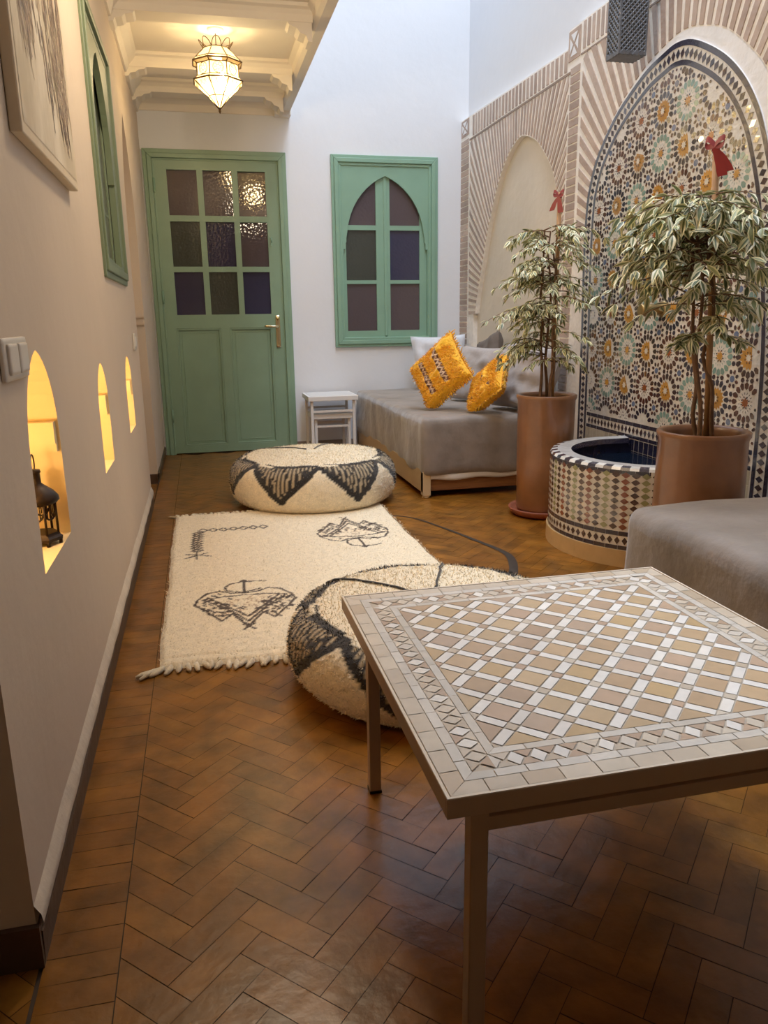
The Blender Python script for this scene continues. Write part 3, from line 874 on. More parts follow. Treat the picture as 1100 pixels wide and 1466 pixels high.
# ------------------------------------------------------------------ switches
sw = empty('light_switch', (0,1.42,.923), 'pale double rocker switch plate at the left edge below the canvas', 'light switch')
mb = MB(); mb.rbox((0,1.335,.888),(.009,1.515,.958), .004, (3,8,6)); mb.build('plate', M_plastic, sw)
for y in (1.355, 1.43):
    mb = MB(); mb.rbox((.007,y,.898),(.014,y+.066,.948), .003, (3,6,6)); mb.build('rocker', M_plastic, sw)
sw = empty('light_switch', (0,3.94,.885), 'small single switch plate beside the arched doorway recess above the third niche', 'light switch')
mb = MB(); mb.rbox((0,3.90,.845),(.009,4.0,.925), .004, (3,6,6)); mb.build('plate', M_plastic, sw)
mb = MB(); mb.rbox((.007,3.917,.86),(.013,3.983,.91), .003, (3,6,6)); mb.build('rocker', M_plastic, sw)

# ------------------------------------------------------------------ candle lantern in the first niche
lx, ly, lz = -.045, 1.692, .525
ln = empty('candle_lantern', (lx,ly,lz), 'small dark pierced metal candle lantern standing in the nearest lit niche', 'lantern')
mb = MB()
mb.lathe([(0,0),(.058,0),(.06,.01),(.054,.016),(.05,.024),(0,.024)], (lx,ly,lz+.012), 6, smooth=False)
for k in range(6):
    a = k*PI/3; mb.tube([(lx+.052*math.cos(a),ly+.052*math.sin(a),lz),(lx+.052*math.cos(a),ly+.052*math.sin(a),lz+.014)], .006, 6)
mb.build('base', M_iron, ln)
mb = MB()
for k in range(6):
    a = k*PI/3; mb.tube([(lx+.048*math.cos(a),ly+.048*math.sin(a),lz+.03),(lx+.048*math.cos(a),ly+.048*math.sin(a),lz+.125)], .004, 6)
    for r_, zc in ((.018,.105),):
        m_ = a+PI/6; c0 = Vector((lx+.041*math.cos(m_),ly+.041*math.sin(m_),lz+.098)); t = Vector((-math.sin(m_),math.cos(m_),0))
        mb.tube([c0+t*.02*math.cos(q)+Vector((0,0,.022*math.sin(q))) for q in [PI+i*PI/8 for i in range(9)]], .003, 5)
        for f in (-.012,0,.012): mb.tube([c0+t*f+Vector((0,0,-.015)),c0+t*f+Vector((0,0,.024))], .002, 4)
mb.lathe([(.05,.12),(.055,.124),(.05,.13)], (lx,ly,lz), 6, smooth=False)
mb.build('cage', M_iron, ln)
mb = MB(); mb.lathe([(.056,.126),(.062,.132),(.06,.142),(.048,.158),(.03,.172),(.018,.182),(.017,.212),(.02,.214),(.018,.222),(0,.224)], (lx,ly,lz), 18); mb.build('cap', M_iron, ln)
mb = MB(); mb.tube([(lx,ly+.024*math.sin(q),lz+.24-.026*math.cos(q)) for q in [i*2*PI/18 for i in range(18)]], .0022, 6, closed=True); mb.build('ring', M_iron, ln)
for c_ in ln.children:
    for v_ in c_.data.vertices: v_.co *= .72
# round pot in the second niche
vx, vy, vz = -.07, 2.522, .525
vp = empty('glass_votive', (vx,vy,vz), 'small round dark green votive pot half hidden in the middle lit niche', 'votive')
mb = MB(); mb.lathe([(0,0),(.022,0),(.034,.012),(.04,.032),(.036,.052),(.028,.062),(.024,.06),(.032,.048),(.034,.03),(.02,.008),(0,.006)], (vx,vy,vz), 20); mb.build('bowl', mat('green_glaze', '#2c3a22', .25, nscale=20, namt=.2), vp)
mb = MB(); mb.lathe([(.027,.0605),(.031,.063),(.03,.068),(.025,.068)], (vx,vy,vz), 20); mb.build('collar', M_iron, vp)

# ------------------------------------------------------------------ pendant lantern
px, py = .502, 4.6
pn = empty('pendant_lantern', (px,py,2.46), 'lit faceted glass and brass lantern hanging from the gallery ceiling near the door', 'pendant lamp')
Zt = {'tip':2.085,'low':2.208,'body0':2.222,'body1':2.292,'eave':2.305,'neck':2.365,'crown':2.372}
R8 = lambda r, z, k, o=PI/8: Vector((px+r*math.cos(k*PI/4+o), py+r*math.sin(k*PI/4+o), z))
M_lg = bpy.data.materials.new('lantern_glass'); M_lg.use_nodes = True
nt = M_lg.node_tree; nt.nodes.clear()
o_ = nt.nodes.new('ShaderNodeOutputMaterial'); t_ = nt.nodes.new('ShaderNodeBsdfTransparent'); t_.inputs[0].default_value = (1,.94,.8,1)
d_ = nt.nodes.new('ShaderNodeBsdfTranslucent'); d_.inputs[0].default_value = (*lin('#ffe9b0'),1)
g_ = nt.nodes.new('ShaderNodeBsdfGlossy'); g_.inputs['Roughness'].default_value = .1
m1 = nt.nodes.new('ShaderNodeMixShader'); m1.inputs[0].default_value = .32; m2 = nt.nodes.new('ShaderNodeMixShader'); m2.inputs[0].default_value = .06
nt.links.new(t_.outputs[0], m1.inputs[1]); nt.links.new(d_.outputs[0], m1.inputs[2]); nt.links.new(m1.outputs[0], m2.inputs[1]); nt.links.new(g_.outputs[0], m2.inputs[2]); nt.links.new(m2.outputs[0], o_.inputs[0])
fr_ = MB(); gl = MB()
levels = [(.004,Zt['tip']),(.055,2.137),(.128,Zt['low']),(.112,Zt['body0']),(.110,Zt['body1']),(.128,Zt['eave']),(.062,Zt['neck'])]
levels = [(.004,2.085),(.052,2.140),(.128,2.205),(.108,2.222),(.108,2.278),(.128,2.290),(.112,2.305),(.062,2.355)]
for li, (r, z) in enumerate(levels):
    if r > .01: fr_.tube([R8(r,z,k) for k in range(8)], .0042 if li in (2,5) else .003, 5, closed=True)
for k in range(8):
    fr_.tube([R8(r,z,k) for r,z in levels], .003, 5)
    for (r0,z0),(r1,z1) in zip(levels, levels[1:]):
        gl.add([R8(r0,z0,k),R8(r0,z0,k+1),R8(r1,z1,k+1),R8(r1,z1,k)], [(0,1,2,3)])
    # flower ring in each body window, scallops on the lower skirt
    a = k*PI/4+PI/4; cdir = Vector((math.cos(a),math.sin(a),0)); tdir = Vector((-math.sin(a),math.cos(a),0))
    c0 = Vector((px,py,2.250))+cdir*.101
    fr_.tube([c0+tdir*.026*math.cos(q)+Vector((0,0,.026*math.sin(q))) for q in [i*PI/7 for i in range(14)]], .0018, 4, closed=True)
    for j in range(7):
        q = j*2*PI/7; cc = c0+tdir*.016*math.cos(q)+Vector((0,0,.016*math.sin(q)))
        fr_.tube([cc+tdir*.0075*math.cos(u)+Vector((0,0,.0075*math.sin(u))) for u in [i*PI/4 for i in range(8)]], .001, 4, closed=True)
    for j in (-1,0,1):
        base = Vector((px,py,0))+cdir*.112+tdir*j*.026
        fr_.tube([base+cdir*(-.012*math.sin(u))*1.2+tdir*.012*math.cos(u)+Vector((0,0,2.198-.018*math.sin(u))) for u in [i*PI/6 for i in range(7)]], .001, 4)
fr_.tube([(px,py,2.062),(px,py,2.075),(px,py,2.09)], [.001,.007,.004], 8)
fr_.build('brass_frame', mat('lantern_brass', '#5e4424', .4, metal=.8), pn)
gl.build('glass_panels', M_lg, pn)
cr = MB()
for k in range(8):
    a0 = k*PI/4+PI/8; 
    pts = []
    for i in range(9):
        t = i/8; a = a0+PI/4*t; hgt = math.sin(PI*t)**.8
        r = .062+.022*hgt; pts.append((px+r*math.cos(a), py+r*math.sin(a), 2.355+.038*hgt))
    cr.tube(pts, .0022, 5)
cr.build('crown', MATS['lantern_brass'], pn)
rd = MB(); rd.tube([(px,py,2.355),(px,py,2.45)], .0025, 6)
for k in range(3): rd.tube([(px,py,2.39),(px+.06*math.cos(k*2.1),py+.06*math.sin(k*2.1),2.355)], .0014, 4)
rd.build('hanging_rod', MATS['lantern_brass'], pn)
cn = MB(); cn.lathe([(0,2.44),(.03,2.443),(.042,2.452),(.045,2.46),(0,2.46)], (px,py,0), 20); cn.build('ceiling_rose', M_ceil, pn)
bl = MB(); bl.lathe([(0,2.19),(.012,2.194),(.02,2.207),(.021,2.22),(.014,2.24),(.009,2.255),(.009,2.27)], (px+.02,py-.01,-.02), 16)
M_bulb = mat('bulb', '#ffffff', .3, emit='#ffe6b0', estr=160); bl.build('bulb', M_bulb, pn)

for c_ in pn.children:
    if c_.name.split('.')[0] in ('brass_frame','glass_panels','crown','bulb'):
        for v_ in c_.data.vertices:
            v_.co.x *= 1.06; v_.co.y *= 1.06; v_.co.z = -.26+(v_.co.z+.26)*1.06
# ------------------------------------------------------------------ grey pierced lantern hanging by the right wall
gx, gy = 2.185, 3.35; hw, hd, gz0, gz1 = .062, .05, 2.05, 2.34
gn = empty('hanging_lantern', (gx,gy,gz0), 'unlit grey box lantern of pierced metal hanging in front of the brick arch', 'lantern')
fm = MB()
taper = 1.06
c4 = lambda z, e=0: [(gx-(hw+e),gy-(hd+e),z),(gx+(hw+e),gy-(hd+e),z),(gx+(hw+e),gy+(hd+e),z),(gx-(hw+e),gy+(hd+e),z)]
fm.box((gx-hw-.003,gy-hd-.003,gz0),(gx+hw+.003,gy+hd+.003,gz0+.016))
fm.box((gx-hw-.003,gy-hd-.003,gz1),(gx+hw+.003,gy+hd+.003,gz1+.02))
for sx in (-1,1):
    for sy in (-1,1): fm.box((gx+sx*hw-.004,gy+sy*hd-.004,gz0),(gx+sx*hw+.004,gy+sy*hd+.004,gz1))
fm.lathe([(.075,0),(.05,.05),(.02,.09),(.008,.11)], (gx,gy,gz1+.02), 4, smooth=False, a0=PI/4, a1=2*PI+PI/4)
fm.build('frame', M_zinc, gn, .0015)
for nm, o0, u, wdt in (('a',(gx-hw,gy-hd),(1,0),2*hw),('b',(gx-hw,gy+hd),(1,0),2*hw),('c',(gx-hw,gy-hd),(0,1),2*hd),('d',(gx+hw,gy-hd),(0,1),2*hd)):
    pm = MB(); n1 = 6 if u[0] else 4; pit = wdt/n1
    rows = int((gz1-gz0)/(pit))
    for r in range(rows+1):
        for c in range(n1+1):
            for s in (-1, 1):
                a = c*pit; b = a+s*pit
                if b < -1e-6 or b > wdt+1e-6 or r == rows: continue
                p0 = Vector((o0[0]+u[0]*a, o0[1]+u[1]*a, gz0+r*pit)); p1 = Vector((o0[0]+u[0]*b, o0[1]+u[1]*b, gz0+(r+1)*pit))
                pm.tube([p0,p1], .0040, 4, cap=False)
            if r < rows:
                a = c*pit
                pass
    pm.build('pierced_side', M_zinc, gn)
lbox = MB(); lbox.box((gx-hw+.005,gy-hd+.005,gz0+.014),(gx+hw-.005,gy+hd-.005,gz1)); lbox.build('pale_light_box', mat('seen_through_light', '#cdd2d8', .6, nscale=30, namt=.2), gn)  # added pale box, standing in for light seen through the holes
ch = MB()
for i in range(36):
    z = gz1+.12+i*.03; ax = Vector((1,0,0)) if i % 2 else Vector((0,1,0))
    ch.tube([Vector((gx,gy,z+.011))+ax*.008*math.cos(q)+Vector((0,0,.02*math.sin(q))) for q in [j*PI/4 for j in range(8)]], .002, 4, closed=True)
ch.build('chain', M_zinc, gn)

# ------------------------------------------------------------------ daybeds
def cover_fn(x0, x1, y0, y1, zt, amp=1.0):
    def f(p):
        p = p.copy()
        side = max(0, (zt-.05-p.z))
        fold = math.sin(p.y*26+2*nz((p.y*2,p.x,0)))*.006+math.sin(p.x*31+1.3)*.006
        p.x += (nz((p.y*5,p.z*3,1))*.010+ (fold*side*1.6 if p.x < x0+.03 else 0))*amp
        p.y += (nz((p.x*5,p.z*3,2))*.010+ (fold*side*1.6 if p.y < y0+.03 or p.y > y1-.03 else 0))*amp
        p.z += nz((p.x*3,p.y*3,.5))*.010*amp if p.z > zt-.05 else nz((p.x*4,p.y*4,.7))*.012*amp
        return p
    return f
d1 = empty('daybed', (1.9,4.9,0), 'grey velvet covered daybed along the brick wall under the yellow cushions', 'daybed')
mb = MB(); mb.rbox((1.455,4.0,.12),(2.295,5.885,.447), .035, (26,50,12), fn=cover_fn(1.455,2.295,4.0,5.885,.447)); mb.build('mattress_cover', M_velvet, d1)
mb = MB(); mb.rbox((1.475,4.012,.095),(2.29,5.87,.14), .012, (30,30,3), fn=lambda p: p+Vector((0,0,.006*math.sin(p.x*22)+.004*nz((p.x*6,p.y*6,0))))); mb.build('white_sheet', M_sheet, d1)
mb = MB(); mb.box((1.462,4.01,.03),(1.482,5.87,.16)); mb.build('side_board', M_panelw, d1, .003)
mb = MB(); mb.box((1.482,4.03,.035),(2.29,4.055,.105)); mb.build('front_rail', M_wood2, d1, .004)
mb = MB(); mb.box((1.482,4.06,.09),(2.29,5.85,.10)); mb.build('slat_base', M_wood2, d1)
for x, y in ((1.462,4.008),(2.24,4.008),(1.462,5.82),(2.24,5.82)):
    mb = MB(); mb.box((x,y,.014),(x+.045,y+.045,.15)); mb.lathe([(0,0),(.02,0),(.022,.006),(.018,.016),(0,.016)], (x+.0225,y+.0225,0), 12); mb.build('leg', M_panelw, d1, .002)

d2 = empty('daybed', (1.9,1.2,0), 'grey velvet covered daybed at the right edge beyond the mosaic table', 'daybed')
mb = MB(); mb.rbox((1.568,.15,.03),(2.29,2.11,.405), .05, (26,50,14), fn=cover_fn(1.568,2.29,.15,2.11,.405,1.0)); mb.build('mattress_cover', M_velvet, d2)
for x, y in ((1.57,.18),(2.22,.18),(1.57,2.03),(2.22,2.03)):
    mb = MB(); mb.box((x,y,0),(x+.04,y+.04,.06)); mb.build('leg', M_wood, d2)

# ------------------------------------------------------------------ cushions
def pillow(mb, w, h, t, n=22, wr=.006, seed=0, pinch=.10, colfn=None, m=0):
    """pillow in local XZ plane, thickness along Y, bottom edge at z=0"""
    for s in (-1, 1):
        vs = []; cols = []
        for i in range(n+1):
            for j in range(n+1):
                u, v = 2*i/n-1, 2*j/n-1
                prof = max(0,(1-u**4))**.5*max(0,(1-v**4))**.5
                px_ = u*w/2*(1-pinch*(1-v*v)*.8*abs(u)); pz_ = v*h/2*(1-pinch*(1-u*u)*.8*abs(v))
                rad = abs(u*v)
                y = s*(t/2*prof**.75)
                y += s*prof*(nz((u*2.3+seed,v*2.3,s*3))*wr*3+nz((u*9+seed,v*3.2,s*5))*wr*1.4)
                vs.append((px_, y, pz_+h/2)); cols.append(colfn(u,v) if colfn else (1,1,1))
        fs = [(i*(n+1)+j, (i+1)*(n+1)+j, (i+1)*(n+1)+j+1, i*(n+1)+j+1) for i in range(n) for j in range(n)]
        if s > 0: fs = [f[::-1] for f in fs]
        mb.add(vs, fs, m, cols if colfn else None, True)
    return mb
def place(o, loc, rx=0, rz=0, ry=0):
    o.matrix_world = Matrix.Translation(loc) @ Matrix.Rotation(rz,4,'Z') @ Matrix.Rotation(rx,4,'X') @ Matrix.Rotation(ry,4,'Y')
    return o
SZT = .452
def cushion(label, matl, w, h, t, loc, rx, rz, ry=0, seed=0, cat='cushion', group=None, wr=.006):
    root = empty('cushion', (0,0,0), label, cat, group)
    pm = pillow(MB(), w, h, t, seed=seed, wr=wr); pm.build('cushion_body', matl, root)
    sm_ = MB(); pts = []
    n = 16
    for e in range(4):
        for i in range(n):
            q = -1+2*i/n; u, v = [(q,-1),(1,q),(-q,1),(-1,-q)][e]
            pts.append((u*w/2*(1-.10*(1-v*v)*.8*abs(u)), 0, v*h/2*(1-.10*(1-u*u)*.8*abs(v))+h/2))
    sm_.tube(pts, .003, 5, closed=True); sm_.build('piping', matl, root)
    return place(root, loc, rx, rz, ry)
def pose(o, centre, A, B, h):
    """A = up axis of the cushion, B = its width axis; centre of the cushion body"""
    A = Vector(A).normalized(); B = Vector(B); B = (B-A*B.dot(A)).normalized(); N_ = A.cross(B)
    m_ = Matrix((B, N_, A)).transposed().to_4x4(); m_.translation = Vector(centre)-A*h/2
    o.matrix_world = m_; mi = m_.inverted()
    for c_ in o.children:                      # the cushion settles flat where it meets the mattress
        for v_ in c_.data.vertices:
            p = m_ @ v_.co
            if p.z < .466: p.z = .466-(.466-p.z)*.12; v_.co = mi @ p
    return o
def cushion(label, matl, w, h, t, centre, A, B, seed=0, wr=.006):
    root = empty('cushion', (0,0,0), label, 'cushion', 'plain cushions on the daybed')
    pillow(MB(), w, h, t, seed=seed, wr=wr).build('cushion_body', matl, root)
    sm_ = MB(); pts = []
    n = 16
    for e in range(4):
        for i in range(n):
            q = -1+2*i/n; u, v = [(q,-1),(1,q),(-q,1),(-1,-q)][e]
            pts.append((u*w/2*(1-.10*(1-v*v)*.8*abs(u)), 0, v*h/2*(1-.10*(1-u*u)*.8*abs(v))+h/2))
    sm_.tube(pts, .003, 5, closed=True); sm_.build('piping', matl, root)
    return pose(root, centre, A, B, h)
cushion('pale grey cushion standing in the far corner behind the big yellow cushion', M_linen3, .42,.38,.12, (2.08,5.70,.66), (0,.25,1), (1,-.12,0), 1)
cushion('dark grey cushion peeking up behind the taupe cushion in the middle', M_linen2, .40,.38,.10, (2.22,5.03,.665), (.10,.25,1), (0,1,-.25), 2)
cushion('taupe linen cushion in the middle between the two yellow cushions', M_linen, .42,.40,.15, (2.06,4.72,.605), (.30,.16,1), (.50,-.86,.0), 3, .009)
cushion('taupe linen cushion at the near end half behind the tall clay pot', M_linen, .42,.40,.17, (2.13,4.17,.63), (.34,.06,1), (.35,-.93,-.1), 5, .010)
cushion('dark brown cushion in shade behind the small yellow cushion', M_linen2, .34,.34,.10, (2.245,4.44,.64), (.12,.0,1), (0,1,0), 8)
YB = lin('#fbb81c'); YD = lin('#d98208'); BRN = lin('#5c3016'); ORG = lin('#f2a010')
def yellow_cushion(label, w, h, t, bands, diamonds, centre, A, B, seed):
    root = empty('cushion', (0,0,0), label, 'cushion', 'fluffy yellow cushions')
    def cf(u, v):
        c = YB
        for (v0, hw_, u0, u1) in bands:
            if abs(v-v0) < hw_ and u0 < u < u1:
                zz = abs(((u*5) % 1)-.5)*2
                c = BRN
                if abs((v-v0)/hw_-(zz*1.4-.7)) < .35: c = lin('#d8b088')
        for (du, dv) in diamonds:
            if abs(u-du)+abs(v-dv) < .15: c = BRN
        return c
    pm = pillow(MB(), w, h, t, n=60, wr=.008, seed=seed, colfn=cf)
    rng = random.Random(seed)
    for _ in range(5200):                       # shaggy pile
        s = rng.choice((-1,-1,1)); u = rng.uniform(-1,1); v = rng.uniform(-1,1)
        if cf(u,v) != YB: continue
        prof = max(0,(1-u**4))**.5*max(0,(1-v**4))**.5
        p = Vector((u*w/2*(1-.08*(1-v*v)*abs(u)), s*(t/2*prof**.75), v*h/2*(1-.08*(1-u*u)*abs(v))+h/2))
        d = Vector((rng.gauss(0,.5), s*1.0, rng.gauss(-.4,.4))).normalized()*rng.uniform(.010,.020)
        q = Vector((rng.gauss(0,1),rng.gauss(0,.2),rng.gauss(0,1))).normalized()*.0025
        pm.add([p-q,p+q,p+d], [(0,1,2)], 0, shade(YB if rng.random() < .7 else ORG, rng.uniform(.75,1.15)))
    pm.build('cushion_body', M_yellow, root)
    fr = MB()
    for e in range(4):
        for i in range(26):
            q_ = -1+2*(i+.5)/26; u, v = [(q_,-1),(1,q_),(q_,1),(-1,q_)][e]
            p = Vector((u*w/2*(1-.08*(1-v*v)*abs(u)),0,v*h/2*(1-.08*(1-u*u)*abs(v))+h/2)); o_ = Vector((u if e in (1,3) else 0,0,v if e in (0,2) else 0))
            fr.tube([p, p+o_*.012+Vector((0,rng.gauss(0,.004),0)), p+o_*.02+Vector((rng.gauss(0,.006),rng.gauss(0,.006),rng.gauss(0,.006)))], [.005,.004,.002], 5, col=shade(YB, rng.uniform(.7,1.1)))
    fr.build('fringe', M_yellow, root)
    return pose(root, centre, A, B, h)
def corner_axes(P, Q):
    P = Vector(P).normalized(); Q = Vector(Q); Q = (Q-P*Q.dot(P)).normalized(); return P+Q, Q-P
yellow_cushion('large fluffy yellow cushion with two brown zigzag bands standing on its corner', .345,.345,.12, [(.26,.11,-.75,.75),(-.40,.11,-.75,.75)], [], (1.672,4.36,.665), *corner_axes((.30,.15,.94),(.55,-.83,.15)), 11)
yellow_cushion('small fluffy yellow cushion with brown diamonds leaning by the clay pot', .285,.285,.10, [], [(-.05,.05),(-.6,-.5),(.6,-.55),(.55,.55)], (1.878,4.12,.605), *corner_axes((.55,.0,.84),(0,-1,.0)), 12)

# ------------------------------------------------------------------ wool tufts helper
IVW = lin('#f3e3c4'); IVD = lin('#c8ae84'); BLK = lin('#1f1a18')
def seg_d(p, a, b):
    ax, ay = a; bx, by = b; dx, dy = bx-ax, by-ay; l2 = dx*dx+dy*dy or 1e-9
    t = max(0, min(1, ((p[0]-ax)*dx+(p[1]-ay)*dy)/l2)); return math.hypot(p[0]-ax-t*dx, p[1]-ay-t*dy)

# ------------------------------------------------------------------ pouf
def pouf(label, cx_, cy_, z0, R, Ht, N, ph, seed, sq=0.0):
    root = empty('floor_pouf', (cx_,cy_,z0), label, 'pouf', 'shaggy floor poufs')
    prof = catmull([(0.0,.0),(.30,.0),(.385,.012),(.425,.05),(.44,.11),(.438,.165),(.425,.21),(.395,.243),(.34,.26),(.22,.272),(.1,.277),(0.001,.278)], 7)
    s = R/.44
    cum = [0]
    for a, b in zip(prof, prof[1:]): cum.append(cum[-1]+math.dist(a, b))
    def at_s(q):
        for i in range(len(prof)-1):
            if cum[i+1] >= q: 
                t = (q-cum[i])/(cum[i+1]-cum[i]+1e-9); return tuple(x+(y-x)*t for x, y in zip(prof[i], prof[i+1]))
        return prof[-1]
    nr, na = 110, 260
    rng = random.Random(seed)
    def pat(th, q):
        """th measured in turns*N ; returns colour class 0 wool, 1 black, 2 striped"""
        r, z = at_s(q)
        f = ((th-ph)/(2*PI)*N) % 1; u = abs(f-.5)*2      # 1 at the tip, 0 between triangles ... tip at f=0
        tip = 1-u                                        # 0 at tip centre, 1 at the border between triangles
        # path height: tip at s0, top at s1
        s0, s1 = SB, ST
        h = (q-s0)/(s1-s0)
        wob = nz((th*14,q*40,seed))*.035
        if q < s0-.02 or q > s1+.035: return 0
        edge = tip*.92
        d = (h-edge+wob)
        if h > 1.0:
            if u > .2 and q < s1+.014+wob*.05: return 1
            return 0
        if d < -.12: return 0
        if d < .10: return 1
        if h > .93: return 1 if f < .5 or u > .6 else 0
        return 2
    SB = next(cum[i] for i in range(len(prof)) if prof[i][1] > .078 and prof[i][0] > .3)
    ST = next(cum[i] for i in range(len(prof)) if prof[i][0] < .365 and prof[i][1] > .2)
    def colour(th, q):
        k = pat(th, q); 
        if k == 0: return shade(IVW, 1+.12*nz((th*20,q*60,seed+3)))
        if k == 1: return BLK
        f = math.sin(th*N*17+nz((th*6,q*12,seed))*4.5)
        return shade(BLK,1.2) if f < .25 else lin('#b7a382')
    def pos(th, q, out=0):
        r, z = at_s(q); r *= s
        lump = 1+.025*nz((math.cos(th)*2,math.sin(th)*2,seed))
        seam = 0
        n_ = .004*nz((math.cos(th)*r*60,math.sin(th)*r*60,z*60+seed))
        r2 = r*lump+n_+out
        sag = .014*nz((math.cos(th)*r*4,math.sin(th)*r*4,seed+9)) if z > .1 else 0
        return Vector((cx_+r2*math.cos(th), cy_+r2*math.sin(th), z0+max(0,z*Ht/.278+sag*(z/.278)+n_*.6+out*.3)))
    mb = MB(); vs = []; cols = []
    for i in range(nr+1):
        q = cum[-1]*i/nr
        for j in range(na):
            th = 2*PI*j/na; vs.append(pos(th, q)); cols.append(colour(th, q))
    fs = [(i*na+j, i*na+(j+1)%na, (i+1)*na+(j+1)%na, (i+1)*na+j) for i in range(nr) for j in range(na)]
    mb.add(vs, fs, 0, cols, True)
    smin = cum[14]
    for _ in range(30000):
        th = rng.uniform(0,2*PI); q = rng.uniform(smin, cum[-1]*.97)
        r = at_s(q)[0]
        if rng.random() > r/.44: continue
        p = pos(th, q); nn = Vector((math.cos(th)*(1 if at_s(q)[1] < .24 else .2), math.sin(th)*(1 if at_s(q)[1] < .24 else .2), .25 if at_s(q)[1] < .24 else 1)).normalized()
        d = (nn+Vector((rng.gauss(0,.5),rng.gauss(0,.5),rng.gauss(-.1,.5)))).normalized()*rng.uniform(.005,.011)
        w_ = d.cross(Vector((rng.gauss(0,1),rng.gauss(0,1),rng.gauss(0,1)))).normalized()*.0016
        mb.add([p-w_,p+w_,p+d], [(0,1,2)], 0, shade(colour(th,q), rng.uniform(.8,1.2)))
    mb.build('wool_cover', M_wool, root)
    # stitched seam line across the top
    sm_ = MB()
    for a0 in (2.3, 1.2):
        pts = [pos(a0, cum[-1]*(.60+.4*t/10), .001)+Vector((0,0,.002)) for t in range(10)]
        pts = [p+Vector((rng.gauss(0,.004),rng.gauss(0,.004),.002)) for p in pts]
        sm_.tube(pts, .004, 5, col=BLK)
    sm_.build('dark_stitching', M_wool, root)
    return root
pouf('cream shaggy pouf with black zigzag triangles on the far end of the rug', .875, 4.18, .002, .455, .27, 7, -PI/2-.51, 3)
pouf('cream shaggy pouf with black zigzag triangles tucked behind the mosaic table', .905, 1.955, .002, .415, .215, 7, -PI/2-1.39, 5)

